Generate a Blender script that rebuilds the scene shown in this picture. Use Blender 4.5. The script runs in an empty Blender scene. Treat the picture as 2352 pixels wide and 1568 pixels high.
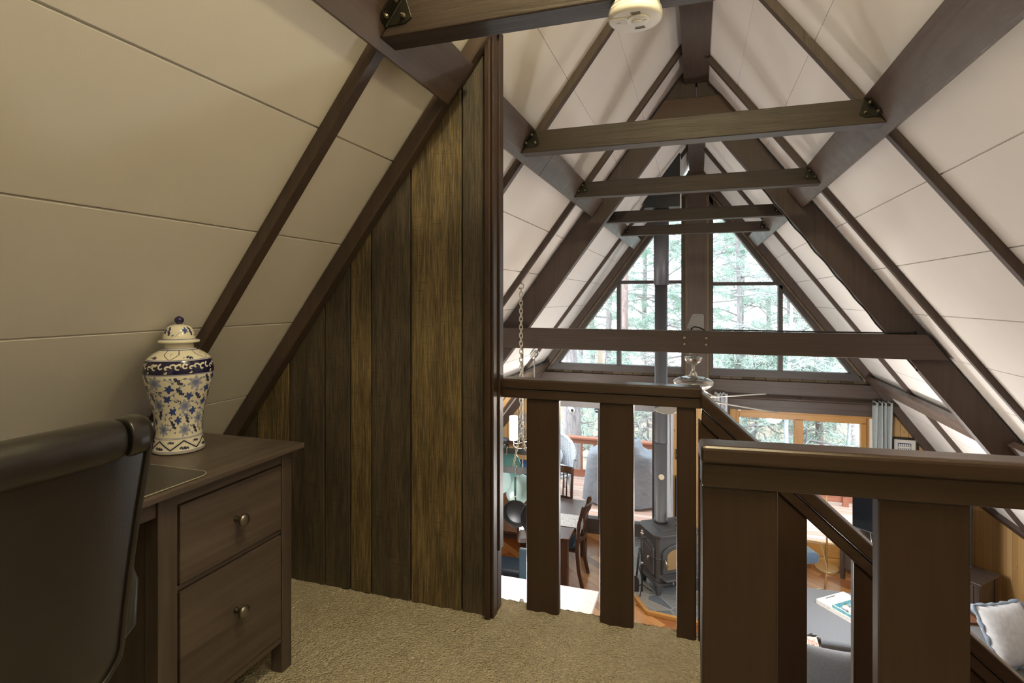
import bpy, bmesh, math, random
import numpy as np
from mathutils import Vector, Matrix

random.seed(7)
SC = bpy.context.scene
COL = SC.collection
PI = math.pi
R = math.radians

# ---------------------------------------------------------------- materials
def nodes(name):
    m = bpy.data.materials.new(name); m.use_nodes = True
    nt = m.node_tree; b = nt.nodes['Principled BSDF']
    return m, nt, b

def nnew(nt, kind, **kw):
    n = nt.nodes.new(kind)
    for k, v in kw.items(): setattr(n, k, v)
    return n

def mth(nt, op, a, b=None, c=None):
    n = nt.nodes.new('ShaderNodeMath'); n.operation = op
    for i, v in enumerate((a, b, c)):
        if v is None: continue
        if isinstance(v, (int, float)): n.inputs[i].default_value = v
        else: nt.links.new(v, n.inputs[i])
    return n.outputs[0]

def noise(nt, vec, scale, detail=4, rough=.55, dist=0.0):
    mp = nt.nodes.new('ShaderNodeMapping'); mp.inputs['Scale'].default_value = scale
    nt.links.new(vec, mp.inputs['Vector'])
    n = nt.nodes.new('ShaderNodeTexNoise'); n.inputs['Scale'].default_value = 1
    n.inputs['Detail'].default_value = detail; n.inputs['Roughness'].default_value = rough
    n.inputs['Distortion'].default_value = dist
    nt.links.new(mp.outputs[0], n.inputs['Vector'])
    return n.outputs['Fac']

def ramp(nt, fac, stops):
    r = nt.nodes.new('ShaderNodeValToRGB'); e = r.color_ramp.elements
    while len(e) < len(stops): e.new(.5)
    for i, (p, c) in enumerate(stops):
        e[i].position = p; e[i].color = (*c, 1)
    nt.links.new(fac, r.inputs[0]); return r.outputs[0]

def mixc(nt, fac, a, b, mode='MIX'):
    n = nt.nodes.new('ShaderNodeMix'); n.data_type = 'RGBA'; n.blend_type = mode
    for s, v in ((n.inputs[0], fac), (n.inputs[6], a), (n.inputs[7], b)):
        if isinstance(v, (int, float)): s.default_value = v
        elif isinstance(v, tuple): s.default_value = (*v, 1)
        else: nt.links.new(v, s)
    return n.outputs[2]

def bump(nt, b, h, strength, dist=.01):
    n = nt.nodes.new('ShaderNodeBump'); n.inputs['Strength'].default_value = strength
    n.inputs['Distance'].default_value = dist
    nt.links.new(h, n.inputs['Height']); nt.links.new(n.outputs[0], b.inputs['Normal'])

def objco(nt):
    return nt.nodes.new('ShaderNodeTexCoord').outputs['Object']

def simple(name, col, rough=.5, metal=0.0, spec=.5, var=None, vs=(8, 8, 8), bs=None, bst=.2, bd=.01, emis=None, est=0, trans=0, sheen=0, coat=0, alpha=None):
    m, nt, b = nodes(name)
    b.inputs['Base Color'].default_value = (*col, 1)
    b.inputs['Roughness'].default_value = rough; b.inputs['Metallic'].default_value = metal
    b.inputs['Specular IOR Level'].default_value = spec
    b.inputs['Coat Weight'].default_value = coat
    if sheen: b.inputs['Sheen Weight'].default_value = sheen
    if trans: b.inputs['Transmission Weight'].default_value = trans
    co = objco(nt)
    if var:
        f = noise(nt, co, vs)
        nt.links.new(ramp(nt, f, [(.3, col), (.7, var)]), b.inputs['Base Color'])
    if bs: bump(nt, b, noise(nt, co, bs, 6), bst, bd)
    if emis:
        b.inputs['Emission Color'].default_value = (*emis, 1); b.inputs['Emission Strength'].default_value = est
    return m

def wood(name, c1, c2, axis='X', rough=.5, g=60, lon=2.5, bst=.25, spec=.5, ring=False, rv=.12):
    """timber with a grain running along one axis; scratches in the finish vary the roughness"""
    m, nt, b = nodes(name)
    co = objco(nt)
    s = {'X': (lon, g, g), 'Y': (g, lon, g), 'Z': (g, g, lon)}[axis]
    f = noise(nt, co, s, 6, .6, .6)
    s2 = tuple(k * .22 for k in s)
    f2 = noise(nt, co, s2, 3, .5, 1.5)
    fm = mth(nt, 'ADD', mth(nt, 'MULTIPLY', f, .55), mth(nt, 'MULTIPLY', f2, .45))
    nt.links.new(ramp(nt, fm, [(.33, c1), (.66, c2)]), b.inputs['Base Color'])
    b.inputs['Specular IOR Level'].default_value = spec
    rf = noise(nt, co, (9, 9, 9), 6, .7)
    nt.links.new(mth(nt, 'ADD', mth(nt, 'MULTIPLY', rf, rv * 2), rough - rv), b.inputs['Roughness'])
    bump(nt, b, fm, bst, .006)
    return m

def boards(name, axis, width, cols, grain='Z', rough=.5, groove=.012, knots=True, rot=0.0, length=None, gdark=.25, bst=.4):
    """tongue-and-groove boards: tone per board, grooves between, grain and knots along the board"""
    m, nt, b = nodes(name)
    co = objco(nt)
    if rot:
        mp = nt.nodes.new('ShaderNodeMapping'); mp.inputs['Rotation'].default_value = (0, 0, rot)
        nt.links.new(co, mp.inputs['Vector']); co = mp.outputs[0]
    sx = nt.nodes.new('ShaderNodeSeparateXYZ'); nt.links.new(co, sx.inputs[0])
    a = sx.outputs[axis]; l = sx.outputs[grain]
    u = mth(nt, 'DIVIDE', a, width)
    idx = mth(nt, 'FLOOR', u); fr = mth(nt, 'FRACT', u)
    edge = mth(nt, 'MINIMUM', fr, mth(nt, 'SUBTRACT', 1.0, fr))
    if length:
        off = nt.nodes.new('ShaderNodeTexWhiteNoise'); off.noise_dimensions = '1D'
        nt.links.new(idx, off.inputs['W'])
        lv = mth(nt, 'ADD', mth(nt, 'DIVIDE', l, length), mth(nt, 'MULTIPLY', off.outputs['Value'], 7.3))
        li = mth(nt, 'FLOOR', lv); lf = mth(nt, 'FRACT', lv)
        le = mth(nt, 'MULTIPLY', mth(nt, 'MINIMUM', lf, mth(nt, 'SUBTRACT', 1.0, lf)), length / width)
        edge = mth(nt, 'MINIMUM', edge, le)
        idx = mth(nt, 'ADD', idx, mth(nt, 'MULTIPLY', li, 13.7))
    wn = nt.nodes.new('ShaderNodeTexWhiteNoise'); wn.noise_dimensions = '1D'
    nt.links.new(idx, wn.inputs['W'])
    tone = wn.outputs['Value']
    sc = {'X': (3, 40, 40), 'Y': (40, 3, 40), 'Z': (40, 40, 3)}[grain]
    shift = nt.nodes.new('ShaderNodeCombineXYZ')
    for i in range(3): nt.links.new(mth(nt, 'MULTIPLY', tone, 9.0), shift.inputs[i])
    va = nt.nodes.new('ShaderNodeVectorMath'); va.operation = 'ADD'
    nt.links.new(co, va.inputs[0]); nt.links.new(shift.outputs[0], va.inputs[1])
    g = noise(nt, va.outputs[0], sc, 5, .6, .8)
    t = mth(nt, 'ADD', mth(nt, 'MULTIPLY', tone, .6), mth(nt, 'MULTIPLY', g, .4))
    n = len(cols)
    col = ramp(nt, t, [(.12 + .76 * i / (n - 1), c) for i, c in enumerate(cols)])
    if knots:
        mp = nt.nodes.new('ShaderNodeMapping')
        mp.inputs['Scale'].default_value = {'Z': (9, 9, 4), 'X': (4, 9, 9), 'Y': (9, 4, 9)}[grain]
        nt.links.new(co, mp.inputs['Vector'])
        vo = nt.nodes.new('ShaderNodeTexVoronoi'); vo.inputs['Scale'].default_value = 1
        nt.links.new(mp.outputs[0], vo.inputs['Vector'])
        k = mth(nt, 'LESS_THAN', vo.outputs['Distance'], .085)
        col = mixc(nt, mth(nt, 'MULTIPLY', k, .7), col, tuple(c * .35 for c in cols[0]))
    gm = mth(nt, 'SUBTRACT', 1.0, mth(nt, 'MINIMUM', mth(nt, 'DIVIDE', edge, groove / width), 1.0))
    col = mixc(nt, mth(nt, 'MULTIPLY', gm, 1 - gdark), col, tuple(c * .3 for c in cols[0]))
    nt.links.new(col, b.inputs['Base Color'])
    b.inputs['Roughness'].default_value = rough
    h = mth(nt, 'ADD', mth(nt, 'MULTIPLY', g, .12), mth(nt, 'MULTIPLY', gm, -1.0))
    bump(nt, b, h, bst, .006)
    return m

M = {}
M['cream'] = simple('painted_ceiling_board', (.79, .765, .735), .62, spec=.25, var=(.82, .795, .765), vs=(3, 3, 3), bs=(160, 160, 160), bst=.10, bd=.003)
BR1, BR2 = (.052, .034, .026), (.080, .055, .043)
M['bX'] = wood('brown_stained_timber_x', BR1, BR2, 'X', .46, bst=.35)
M['bY'] = wood('brown_stained_timber_y', BR1, BR2, 'Y', .46, bst=.35)
M['bZ'] = wood('brown_stained_timber_z', BR1, BR2, 'Z', .46, bst=.35)
M['purlin'] = wood('brown_purlin_timber', (.060, .038, .027), (.105, .074, .056), 'Y', .40, g=26, lon=2.0, bst=.45, rv=.22)
M['rough'] = wood('rough_sawn_brown_timber', (.019, .012, .008), (.046, .030, .021), 'X', .55, g=45, bst=.8)
M['rail'] = wood('brown_painted_rail', (.034, .018, .011), (.048, .027, .018), 'X', .24, g=50, bst=.15, spec=.75, rv=.06)
M['railZ'] = wood('brown_painted_board', (.034, .018, .011), (.046, .026, .017), 'Z', .36, g=50, bst=.15)
def plank_mat(name, dark, lite):
    m, nt, b = nodes(name)
    co = objco(nt)
    f = noise(nt, co, (190, 190, 7), 6, .75, .35)
    f2 = noise(nt, co, (14, 14, 1.3), 4, .6, 1.2)
    f3 = noise(nt, co, (5, 5, 3), 3, .5, .5)
    t = mth(nt, 'ADD', mth(nt, 'MULTIPLY', f, .62), mth(nt, 'ADD', mth(nt, 'MULTIPLY', f2, .26), mth(nt, 'MULTIPLY', f3, .12)))
    c = ramp(nt, t, [(.38, tuple(k * .35 for k in dark)), (.47, dark), (.60, lite)])
    mp = nt.nodes.new('ShaderNodeMapping'); mp.inputs['Scale'].default_value = (6, 6, 2.2)
    nt.links.new(co, mp.inputs['Vector'])
    vo = nt.nodes.new('ShaderNodeTexVoronoi'); vo.inputs['Scale'].default_value = 1; nt.links.new(mp.outputs[0], vo.inputs['Vector'])
    k = mth(nt, 'SUBTRACT', 1.0, mth(nt, 'MINIMUM', mth(nt, 'DIVIDE', vo.outputs['Distance'], .16), 1.0))
    c = mixc(nt, mth(nt, 'MULTIPLY', k, .85), c, tuple(q * .3 for q in dark))
    sw = noise(nt, co, (10, 10, 170), 3, .6, .4)          # faint saw marks across the board
    sm = mth(nt, 'MULTIPLY', mth(nt, 'GREATER_THAN', sw, .62), mth(nt, 'GREATER_THAN', f2, .46))
    c = mixc(nt, mth(nt, 'MULTIPLY', sm, .45), c, tuple(q * .45 for q in dark))
    nt.links.new(c, b.inputs['Base Color'])
    b.inputs['Roughness'].default_value = .5
    bump(nt, b, t, .8, .004)
    return m
M['plankA'] = plank_mat('golden_brown_weathered_plank', (.082, .060, .028), (.25, .180, .085))
M['plankB'] = plank_mat('dark_weathered_plank', (.045, .035, .024), (.115, .088, .056))
M['plankC'] = plank_mat('mid_brown_weathered_plank', (.064, .047, .025), (.17, .125, .064))
M['groove'] = simple('wall_backing_board', (.012, .009, .007), .9)

def carpet():
    m, nt, b = nodes('beige_loop_carpet')
    co = objco(nt)
    vo = nt.nodes.new('ShaderNodeTexVoronoi'); vo.inputs['Scale'].default_value = 150
    nt.links.new(co, vo.inputs['Vector'])
    f = noise(nt, co, (3, 3, 3), 3)
    f2 = noise(nt, co, (80, 80, 80), 5, .7)
    t = mth(nt, 'ADD', mth(nt, 'MULTIPLY', f, .35), mth(nt, 'MULTIPLY', f2, .65))
    c = ramp(nt, t, [(.3, (.54, .46, .33)), (.7, (.90, .80, .61))])
    nt.links.new(c, b.inputs['Base Color'])
    b.inputs['Roughness'].default_value = 1; b.inputs['Specular IOR Level'].default_value = .1
    h = mth(nt, 'ADD', mth(nt, 'MULTIPLY', vo.outputs['Distance'], -1.0), f2)
    bump(nt, b, h, 1.0, .012)
    return m
M['carpet'] = carpet()
M['deskX'] = wood('black_brown_stain_cross', (.042, .031, .026), (.096, .072, .061), 'X', .36, g=42, lon=2, bst=.15)
M['deskY'] = wood('black_brown_stain_long', (.046, .033, .027), (.106, .079, .066), 'Y', .36, g=42, lon=2, bst=.15)
M['deskZ'] = wood('black_brown_stain_upright', (.042, .031, .026), (.096, .072, .061), 'Z', .36, g=42, lon=2, bst=.15)
M['leather'] = simple('black_leather', (.012, .0105, .009), .29, spec=.6, bs=(220, 220, 220), bst=.12, bd=.002, var=(.018, .015, .013), vs=(6, 6, 6))
M['blackplastic'] = simple('black_plastic', (.015, .014, .013), .45)
M['pewter'] = simple('pewter_metal', (.24, .22, .18), .38, 1.0)
M['steel'] = simple('galvanised_steel', (.55, .53, .49), .38, 1.0, var=(.42, .38, .3), vs=(30, 30, 30))
M['chain'] = simple('zinc_chain', (.55, .52, .42), .35, .85)
M['bracket'] = simple('black_steel_plate', (.018, .017, .014), .38, .55, var=(.035, .031, .022), vs=(25, 25, 25))
M['boltm'] = simple('dull_zinc_bolt', (.30, .25, .17), .42, .8)
M['padm'] = simple('dark_desk_pad', (.045, .038, .032), .42, bs=(300, 300, 300), bst=.08)
M['padedge'] = simple('pale_pad_edging', (.42, .39, .32), .35, .3)
M['white'] = simple('white_plastic', (.86, .84, .80), .35)
M['dgrey'] = simple('dark_slot', (.03, .028, .025), .6)
M['blackiron'] = simple('grey_black_cast_iron', (.075, .077, .083), .52, .2, bs=(90, 90, 90), bst=.15)
M['pipe'] = simple('matt_grey_stove_pipe', (.105, .110, .122), .45, .35)
M['darkbox'] = simple('charcoal_sheet_metal', (.035, .037, .038), .5, .3)
M['nickel'] = simple('brushed_nickel', (.50, .48, .45), .28, 1.0)
M['fanblade'] = simple('pale_fan_blade', (.58, .54, .50), .4)
M['glow'] = simple('warm_lamp_glass', (.9, .85, .75), .3, emis=(1, .82, .55), est=9)
M['bulb'] = simple('bright_white_bulb', (1, 1, 1), .3, emis=(.93, .96, 1), est=40)
M['tube'] = simple('lit_opal_glass_tube', (.95, .95, .95), .25, emis=(1, .97, .92), est=5)
M['brass'] = simple('satin_brass', (.80, .66, .38), .34, .75)
M['frameblk'] = simple('black_picture_frame', (.02, .018, .017), .4)
M['mat_paper'] = simple('cream_picture_mount', (.80, .77, .70), .8)
M['tvblk'] = simple('black_glass_screen', (.012, .012, .014), .12)
M['winframe'] = wood('grey_brown_window_frame', (.045, .036, .034), (.070, .057, .052), 'X', .45, g=40, bst=.2)
M['golden'] = wood('golden_oak_frame', (.40, .19, .045), (.55, .29, .085), 'Z', .4, g=40, bst=.15)
M['goldenX'] = wood('golden_oak_rail', (.40, .19, .045), (.55, .29, .085), 'X', .4, g=40, bst=.15)
M['ochre'] = wood('ochre_timber_strip', (.12, .085, .045), (.22, .16, .09), 'Z', .5, g=40)
M['pine_x'] = boards('pine_boards_gable', 0, .095, [(.50, .29, .11), (.63, .39, .16), (.72, .48, .22)], 'Z', .5, .008)
M['pine_y'] = boards('pine_boards_side', 1, .11, [(.50, .29, .11), (.63, .39, .16), (.72, .48, .22)], 'Z', .5, .006, gdark=.6)
M['band'] = boards('weathered_board_band', 0, .155, [(.12, .085, .05), (.26, .20, .13), (.36, .30, .22)], 'Z', .6, .010, knots=False, gdark=.05)
M['floor'] = boards('hardwood_strip_floor', 0, .11, [(.22, .075, .025), (.42, .18, .065), (.55, .30, .12)], 'Y', .22, .004, knots=False, rot=R(-50), length=.9, gdark=.5, bst=.15)
M['deckm'] = boards('weathered_deck_boards', 1, .14, [(.40, .23, .16), (.50, .33, .25), (.56, .42, .34)], 'X', .6, .010, knots=False, gdark=.1)
M['redwood'] = wood('redwood_railing', (.22, .075, .04), (.33, .125, .07), 'X', .6, g=30)
M['greywood'] = simple('grey_painted_lintel', (.30, .29, .30), .5)
M['curt'] = simple('grey_linen_curtain', (.36, .40, .41), .85, var=(.46, .50, .50), vs=(90, 90, 20), bs=(300, 300, 60), bst=.3)
M['curtlight'] = simple('pale_voile_curtain', (.58, .62, .68), .85, var=(.68, .70, .74), vs=(90, 90, 20))
M['grey_fab'] = simple('grey_woven_upholstery', (.085, .096, .115), .9, var=(.14, .152, .172), vs=(140, 140, 140), bs=(350, 350, 350), bst=.4, sheen=.3)
M['pillow'] = simple('pale_grey_brocade', (.44, .45, .48), .8, var=(.56, .57, .60), vs=(26, 26, 26), bs=(200, 200, 200), bst=.2)
M['fringe'] = simple('blue_grey_trim', (.22, .28, .36), .9, bs=(150, 150, 150), bst=.6)
M['marble'] = None
def marble(name, base, vein, sc, w=.04):
    m, nt, b = nodes(name); co = objco(nt)
    f = noise(nt, co, (sc, sc, sc), 5, .6, 1.6)
    d = mth(nt, 'ABSOLUTE', mth(nt, 'SUBTRACT', f, .5))
    k = mth(nt, 'SUBTRACT', 1.0, mth(nt, 'MINIMUM', mth(nt, 'DIVIDE', d, w), 1.0))
    f2 = noise(nt, co, (sc * .4,) * 3, 3)
    k = mth(nt, 'MULTIPLY', k, mth(nt, 'MINIMUM', mth(nt, 'MULTIPLY', f2, 1.1), 1.0))
    nt.links.new(mixc(nt, k, base, vein), b.inputs['Base Color'])
    b.inputs['Roughness'].default_value = .18
    return m
M['marble'] = marble('white_marble_worktop', (.80, .80, .80), (.48, .47, .47), 1.7, .018)
M['traym'] = marble('white_marbled_tray', (.82, .80, .76), (.30, .28, .30), 14, .03)
M['traybl'] = marble('teal_marbled_tray', (.20, .46, .52), (.05, .20, .28), 10, .06)
def slate():
    m, nt, b = nodes('slate_flagstones'); co = objco(nt)
    vo = nt.nodes.new('ShaderNodeTexVoronoi'); vo.inputs['Scale'].default_value = 4.2
    nt.links.new(co, vo.inputs['Vector'])
    ve = nt.nodes.new('ShaderNodeTexVoronoi'); ve.feature = 'DISTANCE_TO_EDGE'; ve.inputs['Scale'].default_value = 4.2
    nt.links.new(co, ve.inputs['Vector'])
    g = mth(nt, 'LESS_THAN', ve.outputs['Distance'], .028)
    s = nt.nodes.new('ShaderNodeSeparateColor'); nt.links.new(vo.outputs['Color'], s.inputs[0])
    c = ramp(nt, mth(nt, 'ADD', mth(nt, 'MULTIPLY', s.outputs[0], .7), mth(nt, 'MULTIPLY', noise(nt, co, (14, 14, 14), 5), .3)), [(.2, (.10, .12, .14)), (.5, (.17, .19, .20)), (.85, (.25, .23, .20))])
    nt.links.new(mixc(nt, g, c, (.27, .26, .245)), b.inputs['Base Color'])
    b.inputs['Roughness'].default_value = .45
    bump(nt, b, mth(nt, 'SUBTRACT', noise(nt, co, (20, 20, 20), 5), g), .4, .01)
    return m
M['slate'] = slate()
M['walnut'] = wood('dark_walnut', (.040, .018, .011), (.075, .036, .022), 'Z', .3, g=35, bst=.12)
M['walnutX'] = wood('dark_walnut_top', (.040, .018, .011), (.075, .036, .022), 'Y', .16, g=35, bst=.02, rv=.04)
M['navy'] = simple('navy_leather', (.014, .030, .055), .35, bs=(150, 150, 150), bst=.1)
M['bluevelvet'] = simple('dusty_blue_velvet', (.09, .16, .26), .8, sheen=.5)
def floral(name, base, c2, sc):
    m, nt, b = nodes(name); co = objco(nt)
    f = noise(nt, co, (sc, sc, sc), 3, .6, 2.5)
    nt.links.new(ramp(nt, f, [(.47, base), (.52, c2), (.60, base)]), b.inputs['Base Color'])
    b.inputs['Roughness'].default_value = .85
    return m
M['floral'] = floral('blue_floral_cotton', (.72, .74, .76), (.22, .30, .42), 22)
def wicker():
    m, nt, b = nodes('white_wicker'); co = objco(nt)
    w1 = nt.nodes.new('ShaderNodeTexWave'); w1.bands_direction = 'Z'; w1.inputs['Scale'].default_value = 16; w1.inputs['Distortion'].default_value = .6
    w2 = nt.nodes.new('ShaderNodeTexWave'); w2.bands_direction = 'Y'; w2.inputs['Scale'].default_value = 11; w2.inputs['Distortion'].default_value = .4
    for w in (w1, w2): nt.links.new(co, w.inputs['Vector'])
    h = mth(nt, 'MULTIPLY', w1.outputs['Fac'], w2.outputs['Fac'])
    nt.links.new(ramp(nt, h, [(.05, (.34, .35, .36)), (.45, (.68, .69, .70))]), b.inputs['Base Color'])
    b.inputs['Roughness'].default_value = .7; bump(nt, b, h, .8, .02)
    return m
M['wicker'] = wicker()
M['cover'] = simple('grey_canvas_cover', (.125, .135, .15), .65, var=(.17, .18, .20), vs=(5, 5, 5), bs=(8, 8, 8), bst=.5, bd=.05)
M['panblk'] = simple('dark_nonstick', (.030, .032, .036), .32, .4)
M['teal'] = simple('teal_enamel', (.16, .40, .40), .3)
M['tealhandle'] = simple('teal_handle', (.015, .11, .10), .35)
M['paleteal'] = simple('pale_blue_enamel', (.48, .68, .70), .25)
M['plaid'] = floral('striped_throw', (.62, .58, .54), (.36, .12, .05), 9)
def bark(name, c1, c2):
    m, nt, b = nodes(name); co = objco(nt)
    f = noise(nt, co, (14, 14, 4), 6, .7, 1)
    nt.links.new(ramp(nt, f, [(.35, c1), (.65, c2)]), b.inputs['Base Color'])
    b.inputs['Roughness'].default_value = .95; bump(nt, b, f, .9, .04)
    return m
M['bark'] = bark('grey_pine_bark', (.22, .20, .20), (.44, .40, .39))
M['barkred'] = bark('red_brown_pine_bark', (.26, .18, .16), (.48, .36, .32))
M['birch'] = bark('pale_birch_bark', (.40, .42, .44), (.66, .68, .70))
def leafm(name, c1, c2):
    m, nt, b = nodes(name); co = objco(nt)
    nt.links.new(ramp(nt, noise(nt, co, (2.5, 2.5, 2.5), 3), [(.35, c1), (.65, c2)]), b.inputs['Base Color'])
    b.inputs['Roughness'].default_value = .8; b.inputs['Specular IOR Level'].default_value = .2
    return m
M['needle'] = leafm('pine_needles', (.36, .47, .39), (.52, .63, .55))
M['needle2'] = leafm('pale_pine_needles', (.44, .56, .48), (.60, .71, .64))
M['twig'] = simple('bare_grey_twigs', (.38, .36, .35), .9)
M['soil'] = simple('forest_floor', (.34, .27, .20), 1, var=(.50, .42, .33), vs=(1.5, 1.5, 1.5), bs=(6, 6, 6), bst=.6, bd=.05)
def glass(name, tint=(1, 1, 1), refl=.04):
    m, nt, b = nodes(name)
    nt.nodes.remove(b)
    t = nt.nodes.new('ShaderNodeBsdfTransparent'); t.inputs[0].default_value = (*tint, 1)
    g = nt.nodes.new('ShaderNodeBsdfGlossy'); g.inputs['Roughness'].default_value = .02
    fr = nt.nodes.new('ShaderNodeFresnel'); fr.inputs[0].default_value = 1.35
    mx = nt.nodes.new('ShaderNodeMixShader')
    nt.links.new(fr.outputs[0], mx.inputs[0]); nt.links.new(t.outputs[0], mx.inputs[1]); nt.links.new(g.outputs[0], mx.inputs[2])
    nt.links.new(mx.outputs[0], nt.nodes['Material Output'].inputs[0])
    return m
M['glass'] = glass('window_glass', (.96, .98, .99))
M['clear'] = glass('clear_lamp_glass', (.97, .98, .98))
M['stoveglass'] = simple('amber_stove_glass', (.30, .20, .10), .08, spec=.6)
M['sign_blue'] = simple('shield_blue', (.02, .05, .16), .4)
M['wire'] = simple('black_cable', (.012, .012, .013), .45)

# ---------------------------------------------------------------- mesh builder
class MB:
    def __init__(s): s.v = []; s.f = []; s.m = []
    def add(s, vs, fs, m=0):
        o = len(s.v); s.v += [tuple(p) for p in vs]
        for f in fs: s.f.append(tuple(i + o for i in f)); s.m.append(m)
        return s
    def box(s, x0, x1, y0, y1, z0, z1, m=0):
        return s.hexa([(x0, y0, z0), (x1, y0, z0), (x1, y1, z0), (x0, y1, z0), (x0, y0, z1), (x1, y0, z1), (x1, y1, z1), (x0, y1, z1)], m)
    def hexa(s, p, m=0):
        return s.add(p, [(0, 3, 2, 1), (4, 5, 6, 7), (0, 1, 5, 4), (1, 2, 6, 5), (2, 3, 7, 6), (3, 0, 4, 7)], m)
    def obox(s, c, ex, ey, ez, m=0):
        c, ex, ey, ez = map(Vector, (c, ex, ey, ez))
        P = [c + ex * a + ey * b + ez * d for d in (-.5, .5) for a, b in ((-.5, -.5), (.5, -.5), (.5, .5), (-.5, .5))]
        return s.hexa(P, m)
    def prism(s, poly, plane, a0, a1, m=0):
        n = len(poly)
        def P(p, a):
            return {'xz': (p[0], a, p[1]), 'xy': (p[0], p[1], a), 'yz': (a, p[0], p[1])}[plane]
        vs = [P(p, a0) for p in poly] + [P(p, a1) for p in poly]
        fs = [tuple(range(n)), tuple(range(2 * n - 1, n - 1, -1))] + [(i, (i + 1) % n, n + (i + 1) % n, n + i) for i in range(n)]
        return s.add(vs, fs, m)
    def tube(s, pts, r, seg=8, closed=False, m=0, flat=1.0):
        pts = [Vector(p) for p in pts]; n = len(pts)
        rs = r if isinstance(r, (list, tuple)) else [r] * n
        vs = []; prev = None
        for i, p in enumerate(pts):
            a = pts[(i - 1) % n] if (closed or i) else p
            b = pts[(i + 1) % n] if (closed or i < n - 1) else p
            t = (b - a).normalized()
            if prev is None:
                u = t.cross(Vector((0, 0, 1)) if abs(t.z) < .9 else Vector((1, 0, 0))).normalized()
            else:
                u = (prev - t * prev.dot(t)).normalized()
            w = t.cross(u); prev = u
            for k in range(seg):
                q = 2 * PI * k / seg
                vs.append(p + (u * math.cos(q) + w * math.sin(q) * flat) * rs[i])
        fs = []
        for i in range(n if closed else n - 1):
            j = (i + 1) % n
            for k in range(seg):
                fs.append((i * seg + k, i * seg + (k + 1) % seg, j * seg + (k + 1) % seg, j * seg + k))
        if not closed:
            fs += [tuple(range(seg - 1, -1, -1)), tuple((n - 1) * seg + k for k in range(seg))]
        return s.add(vs, fs, m)
    def lathe(s, prof, c=(0, 0, 0), seg=24, mat=None, m=0):
        vs = []; c = Vector(c); X = mat or Matrix.Identity(3)
        for r, z in prof:
            for k in range(seg):
                q = 2 * PI * k / seg
                vs.append(c + X @ Vector((r * math.cos(q), r * math.sin(q), z)))
        fs = []
        for i in range(len(prof) - 1):
            for k in range(seg):
                fs.append((i * seg + k, i * seg + (k + 1) % seg, (i + 1) * seg + (k + 1) % seg, (i + 1) * seg + k))
        n = len(prof)
        fs += [tuple(range(seg - 1, -1, -1)), tuple((n - 1) * seg + k for k in range(seg))]
        return s.add(vs, fs, m)
    def ball(s, c, r, sc=(1, 1, 1), seg=14, rings=8, m=0, rot=None):
        c = Vector(c); vs = []; fs = []
        for i in range(rings + 1):
            a = PI * i / rings
            for k in range(seg):
                q = 2 * PI * k / seg
                p = Vector((math.sin(a) * math.cos(q) * r * sc[0], math.sin(a) * math.sin(q) * r * sc[1], math.cos(a) * r * sc[2]))
                if rot: p = rot @ p
                vs.append(c + p)
        for i in range(rings):
            for k in range(seg):
                fs.append((i * seg + k, (i + 1) * seg + k, (i + 1) * seg + (k + 1) % seg, i * seg + (k + 1) % seg))
        return s.add(vs, fs, m)
    def surf(s, fn, nu, nv, wrap=False, m=0):
        vs = [fn(i / nu, j / nv) for j in range(nv + 1) for i in range(nu if wrap else nu + 1)]
        w = nu if wrap else nu + 1
        fs = []
        for j in range(nv):
            for i in range(nu):
                i2 = (i + 1) % w if wrap else i + 1
                fs.append((j * w + i, j * w + i2, (j + 1) * w + i2, (j + 1) * w + i))
        return s.add(vs, fs, m)
    def build(s, name, mat, parent=None, smooth=False, bev=0, bseg=2, sub=0, solid=0, local=False, angle=35, label=None, weld=True):
        me = bpy.data.meshes.new(name)
        vs = s.v
        if parent is not None and not local:
            inv = parent.matrix_basis.inverted()
            if parent.parent: inv = inv @ parent.parent.matrix_basis.inverted()
            vs = [inv @ Vector(p) for p in vs]
        me.from_pydata([tuple(p) for p in vs], [], s.f)
        mats = mat if isinstance(mat, (list, tuple)) else [mat]
        for k in mats: me.materials.append(k)
        if len(mats) > 1:
            me.polygons.foreach_set('material_index', s.m)
        bm = bmesh.new(); bm.from_mesh(me)
        if weld: bmesh.ops.remove_doubles(bm, verts=bm.verts, dist=1e-6)
        bmesh.ops.recalc_face_normals(bm, faces=bm.faces)
        bm.to_mesh(me); bm.free()
        if smooth:
            for p in me.polygons: p.use_smooth = True
        o = bpy.data.objects.new(name, me); COL.objects.link(o)
        if parent is not None: o.parent = parent
        if solid:
            q = o.modifiers.new('thick', 'SOLIDIFY'); q.thickness = solid; q.offset = 0
        if bev:
            q = o.modifiers.new('bevel', 'BEVEL'); q.width = bev; q.segments = bseg; q.limit_method = 'ANGLE'; q.angle_limit = R(angle)
            q.harden_normals = False
        if sub:
            q = o.modifiers.new('sub', 'SUBSURF'); q.levels = sub; q.render_levels = sub
        if label: o['label'] = label
        return o

def thing(name, label, cat, loc=(0, 0, 0), rz=0.0, group=None):
    o = bpy.data.objects.new(name, None); COL.objects.link(o)
    o.location = loc; o.rotation_euler = (0, 0, rz); o.empty_display_size = .05
    o.matrix_basis  # noqa
    return tag(o, label, cat, group)
def tag(o, label, cat, group=None, kind=None):
    o['label'] = label; o['category'] = cat
    if group: o['group'] = group
    if kind: o['kind'] = kind
    return o
def struct(o, label=None, cat=None):
    o['kind'] = 'structure'
    if label: o['label'] = label
    if cat: o['category'] = cat
    return o
def dup(root, loc, rz=None, label=None, group=None):
    r = root.copy(); COL.objects.link(r); r.location = loc
    if rz is not None: r.rotation_euler = (0, 0, rz)
    if label: r['label'] = label
    if group: r['group'] = group
    for ch in list(root.children):
        c = ch.copy(); COL.objects.link(c); c.parent = r
        for g in list(ch.children):
            d = g.copy(); COL.objects.link(d); d.parent = c
    return r

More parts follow.
